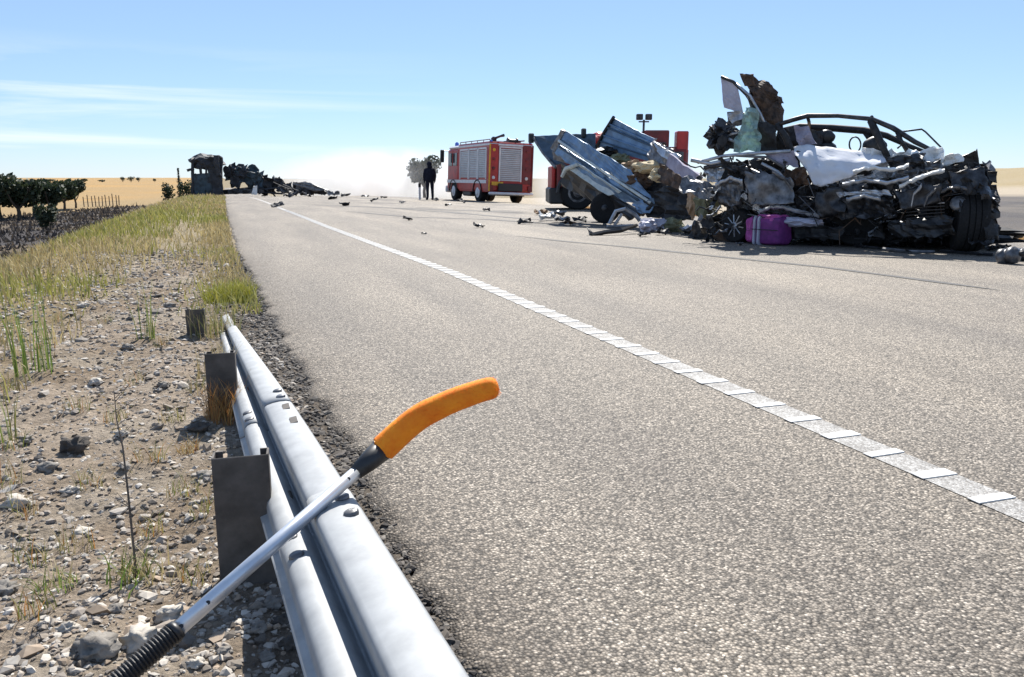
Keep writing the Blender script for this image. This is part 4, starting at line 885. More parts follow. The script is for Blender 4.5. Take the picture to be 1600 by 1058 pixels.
# ------------------------------------------------------------------ smaller red fire truck standing behind the trailer
d2 = 25.; rt0 = at(866, 328, d2); rt0.z = float(zr(rt0.y))
FT = thing('fire_truck', rt0, 'dark red fire truck with floodlight mast mostly hidden behind the blue trailer', 'fire truck')
TM = Matrix.Translation(rt0) @ Matrix.Rotation(-PS + R(1), 4, 'Z')
def ft(name, m, fn, par=None):
    mb = MB(); fn(mb); return mb.xf(TM).build(name, m, par or FT)
ft('body', 'red_dark', lambda b: b.box((1.75, 1.1, 1.22), (3.35, 2.1, 1.15), ch=.05))
ft('rear_end', 'red_paint', lambda b: b.box((-.02, 1.1, .98), (.12, 1.9, .7), ch=.03)); ft('bumper', 'black_plastic', lambda b: b.box((.1, 1.1, .42), (.5, 2.0, .5), ch=.05))
cb2 = ft('cab', 'red_dark', lambda b: b.box((3.55, 1.1, 1.3), (1.15, 2.05, 1.2), ch=.1)); ft('cab_window', 'window_glass', lambda b: b.box((3.6, .06, 1.55), (.7, .03, .4), ch=.01), cb2)
ft('roof_locker', 'red_dark', lambda b: b.box((3.15, .6, 2.05), (.75, .8, .7), ch=.03)); ft('light_housing', 'red_paint', lambda b: b.box((3.92, .3, 2.04), (.36, .4, .66), ch=.03)); ft('roof_bag', 'red_paint', lambda b: b.blob((1.42, .4, 2.08), (.45, .4, .24), 3, .3, 3))
ft('roof_rail', 'dark_metal', lambda b: [b.tube([(.4, .1, 2.0), (3.4, .1, 2.0)], .03, 6)] + [b.tube([(x, .1, 1.78), (x, .1, 2.0)], .02, 5) for x in (.4, 1.4, 2.4, 3.4)])
ms_ = ft('lamp_mast', 'dark_metal', lambda b: [b.tube([(2.76, .4, 1.8), (2.76, .4, 2.72)], .035, 8), b.tube([(2.6, .4, 2.66), (2.92, .4, 2.66)], .022, 6)])
for s_ in (-1, 1): ft('floodlight', 'dark_metal', lambda b: b.box((2.76 + s_ * .14, .38, 2.80), (.2, .14, .18), ch=.02), ms_)
for x in (.72, 3.4):
    for y in (.0, 1.75):
        wl = ft('wheel', 'rubber', lambda b: b.lathe((x, y, .52), (0, 1, 0), [(0, .3), (0, .48), (.05, .53), (.28, .53), (.34, .48), (.34, .3)], 24))
        ft('rim', 'grey_metal', lambda b: b.lathe((x, y - .005, .52), (0, -1, 0), [(-.04, .3), (.0, .3), (.01, .24), (-.04, .2), (.02, .1), (.05, .06)], 18), wl)
ft('wheel_arch', 'black_plastic', lambda b: b.tube([(.72 + .62 * math.cos(a), -.02, .52 + .62 * math.sin(a)) for a in np.linspace(0, math.pi, 13)], .06, 6))
ft('chassis', 'black_plastic', lambda b: b.box((2.1, 1.1, .6), (3.9, 1.4, .35)))
# ------------------------------------------------------------------ wrecked blue box trailer
rs = random.Random(77)
def dtr(px): return 16.6 - (px - 945) * .0195
def tp(pts): return [at(p[0], p[1], dtr(p[0]) + (p[2] if len(p) > 2 else 0)) for p in pts]
t0 = at_z(945, 350, 0)
TR = thing('wrecked_trailer', t0, 'crushed blue sheet steel box trailer tipped nose down against the wrecked car', 'trailer')
def tsh(name, pts, m, amp=.02, seed=1, nu=12, nv=8, th=.02, jag=.02, freq=3, fold=0, ribs=None, par=None):
    return crumple(tp(pts), amp, seed, nu, nv, th, jag, freq, fold, ribs).build(name, m, par or TR)
sp = tsh('side_panel', ((881, 203), (984, 266), (1019, 312), (873, 222)), 'blue_steel', .02, 1, 16, 9)
MB().tube(tp(((873, 220, -.10), (905, 242, -.10), (950, 273, -.10), (990, 299, -.09), (1017, 317, -.07))), .032, 8).build('top_rail', 'mudguard_white', sp, True)
MB().tube(tp(((874, 229, -.06), (905, 250, -.06), (950, 281, -.06), (1008, 320, -.03))), .03, 8).build('side_rib', 'blue_dark', sp, True)
tsh('lower_side_panel', ((872, 224), (1013, 318), (975, 316), (864, 238)), 'blue_steel', .02, 3, 16, 6)
tsh('lower_side_panel', ((864, 236), (930, 270), (915, 262), (866, 250)), 'grey_metal', .02, 4, 8, 5)
tsh('end_post', ((861, 232), (879, 202), (884, 205), (868, 238)), 'grey_metal', .01, 5, 5, 8, .05)
tg = tsh('tailgate', ((832, 213, .4), (930, 209, 1.2), (932, 240, 1.2), (864, 258, .2)), 'blue_dark', .03, 6, 12, 8, .03)
MB().tube(tp(((832, 213, .36), (848, 238, .3), (868, 262, .15))), .035, 6).build('edge_trim', 'grey_metal', tg); MB().box(tp(((830, 216, .3),))[0], (.12, .1, .22), ch=.02).build('latch', 'black_plastic', tg); MB().box(tp(((912, 208, 1.0),))[0], (.1, .1, .2), ch=.02).build('latch', 'black_plastic', tg)
fp = tsh('far_panel', ((958, 184, 1.2), (1024, 218, 1.2), (1020, 254, 1.1), (934, 230, 1.3)), 'blue_steel', .008, 7, 14, 12, .02, .015)
for f in (.22, .34, .60, .8):
    a = Vector(tp(((958, 184, 1.14),))[0]).lerp(tp(((934, 230, 1.24),))[0], f); b = Vector(tp(((1024, 218, 1.14),))[0]).lerp(tp(((1020, 254, 1.04),))[0], f); MB().tube([a, b], .02, 6).build('rib', 'blue_dark' if f in (.34, .8) else 'blue_steel', fp)
MB().tube(tp(((959, 183, 1.15), (945, 205, 1.2), (930, 234, 1.25))), .04, 6).build('corner_post', 'black_plastic', fp)
tsh('torn_tarpaulin', ((1016, 216, .9), (1052, 232, .5), (1046, 258, .4), (1014, 254, .8)), 'grey_metal', .06, 9, 10, 8, .015, .05)
tsh('torn_tarpaulin', ((1022, 222, .5), (1066, 244, .3), (1050, 252, .2), (1030, 240, .4)), 'silver_paint', .05, 10, 8, 6, .015, .05)
tsh('front_board', ((1046, 240, -.1), (1096, 276, -.3), (1088, 292, -.3), (1040, 258, -.1)), 'lilac_cloth', .02, 11, 9, 6, .04, .02)
tsh('front_board', ((1034, 256, .1), (1090, 285, -.1), (1075, 300, -.1), (1020, 280, .1)), 'brown_burnt', .05, 12, 9, 6, .03, .05)
tsh('floor', ((905, 262, .6), (1018, 322, .2), (1075, 300, .7), (950, 236, 1.2)), 'dark_metal', .04, 13, 14, 8, .04)
tsh('nose_sheet', ((1000, 300, .1), (1078, 288, .1), (1082, 345, .0), (1012, 338, -.05)), 'scorched', .10, 14, 10, 8, .03, .06)  # dark sheet standing in for the shaded hollow at the trailer nose
tsh('nose_sheet', ((988, 318, -.1), (1022, 310, -.1), (1016, 334, -.1), (1000, 334, -.1)), 'blue_steel', .05, 15, 7, 6, .02, .04)
tsh('underside', ((880, 254, .3), (1000, 330, .1), (985, 345, .3), (880, 290, .6)), 'black_plastic', .05, 16, 12, 7, .05, .03)
mg = tsh('mudguard', ((884, 262, -.15), (905, 256, -.2), (970, 300, -.2), (950, 306, -.15)), 'mudguard_white', .015, 17, 10, 6, .02, .01, fold=.08)
MB().tube(tp(((878, 276, -.15), (884, 264, -.16), (903, 257, -.2))), [.04, .05, .04], 6).build('mudguard_lip', 'mudguard_white', mg)
MB().tube(tp(((885, 262, .3), (940, 300, .2), (1000, 335, 0))), .05, 6).build('chassis_bar', 'black_plastic', TR); MB().tube(tp(((890, 262, 1.3), (945, 300, 1.2), (1005, 335, 1))), .05, 6).build('chassis_bar', 'black_plastic', TR)
wa = RT * -.25 - HF * 1 + Vector((0, 0, .08)); wa.normalize()
for dd in (0., 1.25):
    wc = at(945, 325, 16.5 + dd); wl = MB().lathe(wc, wa, [(-.17, .19), (-.17, .27), (-.13, .31), (-.03, .31), (0, .28), (0, .19)], 24).build('wheel', 'rubber', TR, True); MB().lathe(wc, wa, [(-.1, .19), (-.01, .195), (-.03, .15), (-.05, .12), (.0, .07), (.02, .03)], 18).build('rim', 'dark_metal', wl, True)
MB().tube([at(945, 325, 16.5), at(945, 325, 17.75)], .04, 8).build('axle', 'black_plastic', TR)
# what spilled out of the trailer
def lump(name, px, py, dd, sx, sy, sz_, m, label, cat, seed, group=None):
    p = at(px, py, dtr(px) + dd); mb = MB().blob(p, (sx, sy, sz_), seed, .55, 3, freq=2.0); return tag(mb.build(name, m, base=p - Vector((0, 0, sz_))), label, cat, group)
lump('bundle', 987, 262, .5, .24, .25, .13, 'cardboard', 'brown crumpled cardboard bundle in the blue trailer', 'bundle', 1)
lump('bundle', 1012, 262, .35, .26, .2, .12, 'cream_cloth', 'cream cloth bundle bulging over the trailer side', 'bundle', 2)
lump('bundle', 1030, 274, .2, .18, .2, .12, 'cream_cloth', 'cream cloth end hanging beside the torn front board', 'bundle', 3)
lump('bundle', 1000, 282, .3, .25, .2, .15, 'rusty', 'dark reddish brown bundle under the cream cloth', 'bundle', 4)
lump('bundle', 968, 248, .8, .2, .25, .1, 'olive_cloth', 'olive bundle below the far blue panel', 'bundle', 5)
lump('bundle', 945, 238, .9, .3, .2, .1, 'black_plastic', 'black sack at the foot of the far blue panel', 'bundle', 6)
lump('bundle', 1085, 318, .0, .12, .15, .22, 'cardboard', 'upright tan bundle wedged between trailer and car', 'bundle', 7)
lump('bundle', 1105, 320, .1, .2, .2, .28, 'olive_cloth', 'grey olive sack squeezed beside the car rear', 'bundle', 8)
def onroad(name, px, py, sx, sy, sz_, m, label, cat, seed):
    p = at_z(px, py, 0); mb = MB().blob(p + Vector((0, 0, sz_ * .8)), (sx, sy, sz_), seed, .55, 3, freq=2); return tag(mb.build(name, m, base=p), label, cat)
onroad('bag', 1018, 362, .22, .2, .13, 'pale_lilac', 'bluish plastic bag on the road under the trailer nose', 'bag', 11)
onroad('bag', 1052, 362, .2, .2, .14, 'olive_cloth', 'olive cloth bag on the road under the trailer nose', 'bag', 12)
onroad('bag', 1078, 364, .10, .1, .08, 'white_cloth', 'small white bag on the road between trailer and car', 'bag', 13)
p = at_z(960, 356, 0); q = thing('torn_bracket', p, 'bent pale metal bracket lying against the trailer wheel', 'debris'); dd = p.dot(HF)
for pts, r_ in ((((952, 350), (962, 330), (978, 326)), .035), (((960, 352), (972, 334)), .03), (((978, 327), (992, 335), (1000, 345)), .04), (((948, 354), (990, 352)), .025)): MB().tube([at(x, y, dd) for x, y in pts], r_, 6).build('bent_arm', 'silver_paint', q)
p = at_z(925, 368, 0); dd = p.dot(HF)
mb = crumple([at(917, 356, dd + .2), at(930, 366, dd), at(928, 371, dd), at(922, 369, dd)], .01, 1, 6, 5, .03, .01); mb.add(*((lambda m_: (m_.v, m_.f))(MB().tube([at(924, 368, dd), at(945, 363, dd + .1), at(970, 360, dd + .2), at(995, 352, dd + .5)], [.05, .04, .045, .03], 6))))
tag(mb.build('bumper_strip', 'black_plastic', base=p), 'curled black bumper strip on the road before the trailer wheel', 'debris')
# ------------------------------------------------------------------ the crushed car
def dc(px): return 11.25 - (px - 1330) * .0045
def cp(p, extra=0): return at(p[0], p[1], dc(p[0]) + (p[2] if len(p) > 2 else 0) + extra)
c0_ = at_z(1330, 386, 0)
CAR = thing('wrecked_car', c0_, 'crushed silver car reduced to torn black metal with a bare roof frame', 'car')
cdir = (cp((1540, 385)) - cp((1120, 385))); cdir.z = 0; cdir.normalize(); cback = Vector((-cdir.y, cdir.x, 0)); cback = cback if cback.dot(HF) > 0 else -cback
CM = Matrix((cdir, cback, Vector((0, 0, 1)))).transposed()
def core(name, px, py, sx, sy, sz_, seed, m='scorched', off=.85):
    p = cp((px, py)) + cback * off; MB().blob(p, (sx, sy, sz_), seed, .5, 4, CM, freq=2.6).build(name, m, CAR)
core('crushed_body', 1300, 325, 1.15, .62, .42, 1); core('crushed_front', 1432, 325, .72, .6, .48, 2); core('crushed_rear', 1165, 305, .55, .6, .5, 3, 'dark_metal'); core('crushed_floor', 1340, 365, 1.9, .6, .16, 4)
TOPS = ((1090, 262), (1110, 246), (1230, 246), (1270, 285), (1310, 282), (1400, 262), (1450, 262), (1530, 258), (1556, 300))
def ctop(px): return float(np.interp(px, [q[0] for q in TOPS], [q[1] for q in TOPS]))
def csh(name, pts, m, amp=.03, seed=1, nu=9, nv=7, th=.01, jag=.03, freq=4, fold=0, par=None):
    return crumple([cp(p) for p in pts], amp, seed, nu, nv, th, jag, freq, fold).build(name, m, par or CAR)
for k in range(85):
    px = rs.uniform(1095, 1548); ty = ctop(px); py = ty + (378 - ty) * rs.random() ** .9
    ww, hh = rs.uniform(24, 78), rs.uniform(12, 40); a = rs.uniform(-.7, .7); ca, sa = math.cos(a), math.sin(a); pts = []
    py = min(py, 374 - hh * .3); dz = rs.uniform(.0, .35)
    for u, v in ((-.5, -.5), (.5, -.5), (.5, .5), (-.5, .5)):
        x_ = px + ww * u * ca - hh * v * sa * .7; y_ = py + ww * u * sa * .6 + hh * v * ca; pts.append((x_, min(y_, 383), dz + rs.uniform(-.22, .22)))
    up_ = 1 - (py - ty) / max(1, 380 - ty)
    pal_ = ['scorched'] * 6 + ['black_plastic'] * 4 + ['dark_metal'] * 4 + (['grey_metal'] * 2 + ['silver_paint'] if up_ > .45 else []) + (['grey_metal', 'rusty'] if px < 1260 else [])
    csh('torn_sheet', pts, rs.choice(pal_), .05, 100 + k, 11, 8, .008, .04, 3.6)
for k in range(95):
    px = rs.uniform(1098, 1550); py = rs.uniform(ctop(px) + 4, 372); n_ = 5; q = Vector((0, 0, 0)); P = []; dx, dy = rs.uniform(-18, 18), rs.uniform(-9, 9); dz = rs.uniform(-.15, .2)
    for i in range(n_): P.append(cp((px + dx * i * .7 + rs.uniform(-4, 4), min(383, py + dy * i * .6 + rs.uniform(-5, 5)), dz + rs.uniform(-.06, .06))))
    MB().tube(P, rs.choice([.006, .008, .012, .016]), 6).build(rs.choice(['pipe', 'cable', 'bent_strut']), rs.choice(['black_plastic', 'dark_metal', 'grey_metal', 'scorched', 'silver_paint']), CAR)
# bright creased edges of the flank
for i, (pts, m) in enumerate((
    (((1312, 276), (1365, 270), (1368, 282), (1316, 290)), 'silver_paint'), (((1362, 268), (1405, 262), (1412, 276), (1366, 284)), 'silver_paint'), (((1400, 258), (1452, 248), (1456, 276), (1404, 282)), 'dark_metal'),
    (((1325, 296), (1395, 300), (1392, 316), (1330, 310)), 'grey_metal'), (((1392, 296), (1425, 290), (1420, 320), (1400, 322)), 'dark_metal'), (((1400, 284), (1446, 268), (1452, 276), (1408, 294)), 'silver_paint'),
    (((1428, 284), (1458, 264), (1462, 272), (1436, 292)), 'silver_paint'), (((1448, 256), (1500, 240), (1506, 250), (1452, 272)), 'white_paint'), (((1418, 292), (1428, 288), (1424, 322), (1414, 320)), 'silver_paint'),
    (((1440, 290), (1452, 286), (1442, 318), (1432, 320)), 'grey_metal'), (((1470, 280), (1510, 276), (1512, 320), (1472, 322)), 'scorched'), (((1496, 268), (1532, 262), (1536, 300), (1500, 305)), 'grey_metal'),
    (((1350, 232, .2), (1420, 238, .1), (1416, 262, .1), (1346, 258, .2)), 'white_paint'), (((1420, 236, .1), (1470, 232, .1), (1474, 252, 0), (1420, 262, 0)), 'white_paint'), (((1385, 246, -.1), (1448, 240, -.1), (1446, 262, -.15), (1390, 264, -.1)), 'dark_metal'),
    (((1180, 320), (1240, 322), (1250, 345), (1190, 345)), 'grey_metal'), (((1120, 280), (1160, 285), (1158, 325), (1122, 320)), 'grey_metal'), (((1100, 258), (1130, 262), (1128, 285), (1104, 284)), 'silver_paint'), (((1225, 335), (1290, 330), (1288, 352), (1228, 352)), 'dark_metal'),
    (((1238, 266, -.1), (1258, 262, -.1), (1264, 288, -.1), (1244, 290, -.1)), 'rusty'), (((1240, 295), (1275, 290), (1285, 330), (1245, 330)), 'scorched'), (((1390, 358), (1402, 352), (1404, 362), (1394, 366)), 'silver_paint'), (((1428, 352), (1446, 346), (1446, 352), (1430, 360)), 'silver_paint'), (((1355, 362), (1368, 356), (1370, 366), (1358, 372)), 'silver_paint'))):
    csh('torn_flank', [(p[0], p[1], (p[2] if len(p) > 2 else 0) - .12) for p in pts], m, .05, 300 + i, 14, 9, .008, .06, 7)
# torn wing at the front
csh('torn_wing', ((1448, 270, -.1), (1524, 236, -.05), (1532, 262, .0), (1455, 274, -.05)), 'black_plastic', .02, 401, 10, 6, .012, .02)
csh('torn_wing', ((1522, 240, -.05), (1527, 232, -.05), (1531, 264, 0), (1520, 262, 0)), 'scorched', .01, 402, 5, 7, .012, .008)
csh('torn_wing', ((1470, 262, 0), (1535, 256, .1), (1555, 275, .2), (1480, 285, .0)), 'scorched', .04, 403)
csh('headlamp_shell', ((1534, 252, .2), (1550, 258, .3), (1555, 278, .3), (1538, 280, .2)), 'grey_metal', .03, 404, 7, 7)
csh('bumper_bar', ((1500, 276, -.1), (1556, 268, .1), (1558, 285, .1), (1500, 290, -.1)), 'scorched', .04, 405)
# bare roof frame: near side, far side, pillars
def ctube(name, pts, r, m='black_plastic', n_=8): return MB().tube([cp(p) for p in pts], r, n_).build(name, m, CAR, True)
ctube('roof_rail', ((1212, 196, .1), (1240, 187, .1), (1262, 181, .1), (1310, 181, .1), (1362, 186, .1), (1395, 200, .08), (1430, 222, .05), (1466, 240, 0)), [.03, .035, .035, .03, .032, .035, .032, .025], 'dark_metal')
ctube('roof_rail', ((1225, 203, 1.1), (1250, 198, 1.1), (1300, 200, 1.1), (1350, 204, 1.1), (1385, 212, 1.05), (1420, 228, 1.0), (1445, 238, .9)), [.04, .055, .055, .055, .045, .035, .03], 'scorched')
for q in (1262, 1362): ctube('roof_bow', ((q, 183, .1), (q + 2, 190, .6), (q + 3, 201, 1.1)), .025, 'dark_metal')
ctube('door_pillar', ((1360, 188, .1), (1368, 205, .08), (1377, 225, .04), (1387, 246, 0)), [.045, .05, .045, .04], 'scorched'); ctube('door_pillar', ((1350, 203, 1.1), (1362, 220, 1.1), (1372, 245, 1.1)), .045, 'scorched')
ctube('door_pillar', ((1402, 206, .06), (1408, 220, .05), (1422, 244, 0)), [.03, .025, .03], 'scorched')
ctube('windscreen_strip', ((1408, 206, .3), (1440, 202, .6), (1446, 206, .6), (1472, 232, .4)), .012, 'black_plastic'); ctube('windscreen_strip', ((1400, 212, 0), (1412, 224, 0), (1402, 232, 0)), .012, 'black_plastic')
ctube('rear_pillar', ((1214, 194, .1), (1228, 215, .1), (1240, 245, .1)), [.04, .05, .05], 'scorched'); ctube('rear_pillar', ((1228, 204, 1.1), (1236, 222, 1.1), (1246, 248, 1.1)), .05, 'scorched')
for px, py, s_ in ((1290, 214, 1), (1366, 228, 1.25)):
    p = cp((px, py, .6)); st_ = MB().blob(p, (.13 * s_, .07, .10 * s_), 3, .12, 3, CM).build('headrest', 'black_plastic', CAR, True)
    MB().blob(p - Vector((0, 0, .33)) + cback * .02, (.21, .11, .28), 4, .12, 3, CM).build('seat_back', 'black_plastic', CAR, True)
csh('torn_lining', ((1215, 200, .5), (1260, 200, .6), (1265, 240, .5), (1210, 240, .4)), 'scorched', .06, 410); csh('torn_lining', ((1255, 202, .5), (1285, 206, .6), (1285, 228, .5), (1258, 235, .5)), 'black_plastic', .06, 411)
csh('torn_lining', ((1240, 197, .2), (1262, 197, .25), (1276, 225, .2), (1246, 228, .2)), 'lilac_cloth', .05, 412, 9, 9, .012, .03)
# tail end thrown upright
csh('tailgate', ((1162, 118, .3), (1198, 126, .35), (1224, 160, .4), (1178, 158, .3)), 'brown_burnt', .07, 420, 12, 10, .03, .06); csh('tailgate', ((1172, 140, .35), (1222, 148, .45), (1222, 205, .4), (1190, 196, .3)), 'brown_burnt', .07, 421, 12, 10, .03, .06)
csh('tailgate', ((1158, 116, .28), (1176, 116, .28), (1180, 134, .3), (1164, 134, .3)), 'rusty', .03, 422, 6, 6, .02, .03)
csh('inner_panel', ((1127, 122, .1), (1152, 133, .1), (1161, 178, .1), (1131, 168, .1)), 'pale_lilac', .012, 423, 9, 9, .02, .01)
ctube('panel_edge', ((1127, 120, .08), (1146, 128, .08), (1166, 148, .1), (1182, 172, .12)), .022, 'black_plastic'); ctube('panel_edge', ((1150, 131, .08), (1172, 150, .1), (1188, 178, .12), (1200, 205, .15)), .02, 'silver_paint')
csh('bent_plate', ((1166, 148, .12), (1188, 175, .15), (1212, 212, .2), (1180, 205, .12)), 'grey_metal', .05, 424, 10, 7, .015, .03)
csh('bent_plate', ((1185, 190, .1), (1212, 196, .15), (1214, 238, .1), (1186, 238, .1)), 'scorched', .06, 425)
gl = csh('shattered_glass', ((1163, 168, .02), (1182, 172, .02), (1190, 236, .0), (1148, 237, .0)), 'glass_green', .05, 426, 14, 14, .006, .07, 7)
csh('bent_plate', ((1138, 176, .15), (1164, 176, .15), (1166, 196, .12), (1140, 196, .12)), 'grey_metal', .04, 427); csh('bent_plate', ((1136, 178, .0), (1158, 172, .0), (1164, 184, .0), (1144, 192, .0)), 'silver_paint', .03, 428)
MB().blob(cp((1128, 213, .15)), (.21, .2, .2), 9, .7, 3, CM, freq=3).build('crushed_unit', 'dark_metal', CAR)
for k in range(14):
    a = rs.uniform(0, 6.283); p = cp((1128 + 17 * math.cos(a), 213 + 17 * math.sin(a), .0 + rs.uniform(-.1, .1))); e = p + Vector((math.cos(a) * .08, rs.uniform(-.05, .05), -math.sin(a) * .08)); MB().tube([cp((1128 + 8 * math.cos(a), 213 + 8 * math.sin(a), .0)), p, e], [.03, .02, .01], 6).build('broken_fitting', rs.choice(['silver_paint', 'dark_metal', 'scorched', 'grey_metal']), CAR)
MB().lathe(cp((1128, 220, -.12)), -HF, [(-.05, .06), (0, .07), (.03, .07), (.03, .04)], 14).build('broken_fitting', 'scorched', CAR)
for pts, r, m in ((((1090, 254), (1130, 244), (1175, 240), (1235, 236)), .025, 'silver_paint'), (((1080, 250), (1110, 256), (1140, 250)), .03, 'silver_paint'), (((1150, 243), (1200, 246), (1225, 262)), .02, 'grey_metal'), (((1165, 262), (1205, 280), (1218, 284)), .025, 'grey_metal'), (((1100, 262), (1128, 258), (1150, 270)), .03, 'dark_metal'), (((1190, 255), (1215, 268), (1235, 290)), .022, 'silver_paint')):
    ctube('bent_strut', [(x, y, -.15) for x, y in pts], r, m)
csh('torn_sheet', ((1195, 240, -.1), (1240, 236, -.1), (1250, 262, -.1), (1215, 256, -.1)), 'lilac_cloth', .03, 430)
# wheels
def wheel(px, py, off, ax, r, w_, spokes=False):
    c = cp((px, py)) + cback * off; ax = Vector(ax).normalized(); wl = MB().lathe(c, ax, [(-w_, r * .6), (-w_, r * .9), (-w_ * .88, r * .985), (-w_ * .72, r), (-w_ * .715, r * .96), (-w_ * .68, r * .96), (-w_ * .675, r * 1.005), (-w_ * .52, r * 1.005), (-w_ * .515, r * .96), (-w_ * .48, r * .96), (-w_ * .475, r * 1.005), (-w_ * .33, r * 1.005), (-w_ * .325, r * .96), (-w_ * .29, r * .96), (-w_ * .285, r), (-w_ * .12, r * .985), (0, r * .92), (0, r * .66)], 40).build('wheel', 'rubber', CAR)
    if spokes:
        u = ax.orthogonal().normalized(); v = ax.cross(u); mb = MB().lathe(c, ax, [(-.06, .05), (.0, .05), (.01, .03)], 12)
        for k in range(10):
            a = k * .6283; d_ = u * math.cos(a) + v * math.sin(a); mb.tube([c + d_ * .03 - ax * .01, c + d_ * r * .66 - ax * .005], [.016, .011], 5)
        mb.build('spoked_rim', 'silver_paint', wl)
    else: MB().lathe(c, ax, [(-w_ * .9, r * .62), (-.03, r * .64), (-.06, r * .5), (-.08, r * .2), (-.04, r * .12)], 20).build('rim', 'dark_metal', wl)
    return wl
wheel(1338, 345, -.05, -cback + Vector((0, 0, .1)), .34, .22); wheel(1150, 352, -.1, -cback * 1 + cdir * -.3 + Vector((0, 0, .1)), .25, .2, True)
wheel(1538, 345, -.12, cdir + cback * .25, .385, .34); wheel(1400, 348, 1.35, -cback, .34, .22)
csh('tyre_cover', ((1503, 285, -.05), (1558, 290, .1), (1563, 340, .1), (1505, 340, -.05)), 'black_plastic', .04, 440, 8, 8, .03, .03)
for k in range(150):
    px = rs.uniform(1092, 1556); ty = ctop(px); py = ty + 2 + (372 - ty) * rs.random(); ww, hh = rs.uniform(4, 20), rs.uniform(3, 11); a = rs.uniform(-1.3, 1.3); ca, sa = math.cos(a), math.sin(a); dz = rs.uniform(-.22, .0); pts = []
    for u, v in ((-.5, -.5), (.5, -.5), (.5, .5), (-.5, .5)): pts.append((px + ww * u * ca - hh * v * sa, min(382, py + ww * u * sa + hh * v * ca), dz + rs.uniform(-.1, .1)))
    up_ = 1 - (py - ty) / max(1, 380 - ty)
    csh('metal_shred', pts, rs.choice(['scorched'] * 6 + ['black_plastic'] * 5 + ['dark_metal'] * 2 + (['silver_paint', 'grey_metal', 'white_paint'] if up_ > .4 or px < 1300 else ['dark_metal'])), .02, 600 + k, 5, 4, .006, .03, 12)
for i, (px, py, ww, hh) in enumerate(((1516, 292, 40, 22), (1546, 300, 34, 26), (1508, 322, 26, 20), (1552, 356, 22, 40), (1530, 378, 40, 10))):
    csh('torn_sheet', ((px - ww / 2, py - hh / 2, -.40), (px + ww / 2, py - hh * .3, -.30), (px + ww * .4, min(386, py + hh / 2), -.38), (px - ww / 2, min(386, py + hh * .4), -.46)), ('scorched', 'dark_metal', 'black_plastic')[i % 3], .05, 970 + i, 10, 8, .01, .06, 5)
for i, (pts, m) in enumerate((
    (((1316, 288, -.5), (1352, 282, -.52), (1388, 286, -.52), (1420, 278, -.5)), 'silver_paint'), (((1405, 292, -.5), (1430, 280, -.5), (1452, 272, -.48), (1476, 266, -.44)), 'white_paint'), (((1424, 322, -.52), (1428, 304, -.52), (1440, 290, -.5)), 'silver_paint'),
    (((1322, 312, -.5), (1350, 306, -.52), (1376, 312, -.52)), 'silver_paint'), (((1332, 268, -.42), (1362, 262, -.42), (1396, 266, -.42), (1420, 258, -.4)), 'white_paint'), (((1444, 322, -.5), (1450, 306, -.5), (1462, 296, -.48)), 'grey_metal'),
    (((1186, 330, -.3), (1214, 322, -.3), (1246, 330, -.3), (1280, 338, -.3)), 'silver_paint'), (((1118, 290, -.3), (1140, 278, -.3), (1160, 284, -.3)), 'silver_paint'), (((1206, 268, -.3), (1226, 280, -.3), (1240, 300, -.3)), 'grey_metal'), (((1470, 300, -.46), (1490, 292, -.44), (1512, 296, -.42)), 'grey_metal'))):
    P = []
    for a_, b_ in zip(pts, pts[1:]):
        for f in np.linspace(0, 1, 7)[:-1]: P.append([a_[q] * (1 - f) + b_[q] * f for q in range(3)])
    P.append(list(pts[-1])); rows = []
    for q in P:
        w_ = 2.2 + 2.6 * abs(mnoise.noise(Vector((q[0] * .09, q[1] * .11, i)))); rows.append([cp((q[0] + 1.5 * mnoise.noise(Vector((q[0] * .2, i, 1))), q[1] + v * w_ + 2.4 * mnoise.noise(Vector((q[0] * .13, i, 5))), q[2] + .03 * (1 - abs(v)) * -1)) for v in (-1, -.3, .4, 1)])
    sheet(rows, .008).build('creased_edge', m, CAR)
for i, (pts, m) in enumerate(((((1164, 268, -.3), (1236, 276, -.34), (1240, 318, -.38), (1172, 322, -.34)), 'grey_metal'), (((1400, 300, -.46), (1468, 288, -.44), (1470, 316, -.5), (1406, 326, -.52)), 'dark_metal'), (((1480, 270, -.4), (1540, 262, -.3), (1546, 296, -.36), (1488, 302, -.44)), 'dark_metal'), (((1272, 300, -.4), (1318, 292, -.42), (1322, 332, -.46), (1278, 340, -.44)), 'dark_metal'))):
    crumple([cp(p) for p in pts], .05, 980 + i, 22, 16, .008, .05, 2.4, .05).build('bent_panel', m, CAR, True)
# a door torn half off, the folded bonnet, the front grille and lamp
dr = csh('door', ((1304, 290, -.36), (1392, 284, -.40), (1398, 338, -.42), (1312, 342, -.38)), 'dark_metal', .07, 951, 16, 12, .014, .06, 4.5)
csh('door_crease', ((1308, 300, -.44), (1394, 296, -.48), (1394, 304, -.48), (1310, 307, -.44)), 'silver_paint', .05, 952, 14, 5, .012, .05, 5, par=dr)
MB().tube([cp(p) for p in ((1318, 312, -.47), (1326, 311, -.50), (1338, 311, -.50), (1345, 312, -.47))], .013, 6).build('door_handle', 'black_plastic', dr)
csh('bonnet', ((1398, 262, -.3), (1470, 250, -.2), (1486, 292, -.3), (1408, 300, -.38)), 'grey_metal', .075, 953, 18, 12, .01, .06, 5, fold=.08)
csh('bonnet', ((1440, 268, -.34), (1512, 256, -.2), (1520, 300, -.3), (1452, 306, -.38)), 'scorched', .075, 954, 18, 12, .01, .06, 5, fold=.08)
csh('sill_panel', ((1230, 352, -.2), (1318, 356, -.3), (1316, 374, -.28), (1232, 372, -.2)), 'scorched', .05, 955, 14, 7, .016, .05, 5)
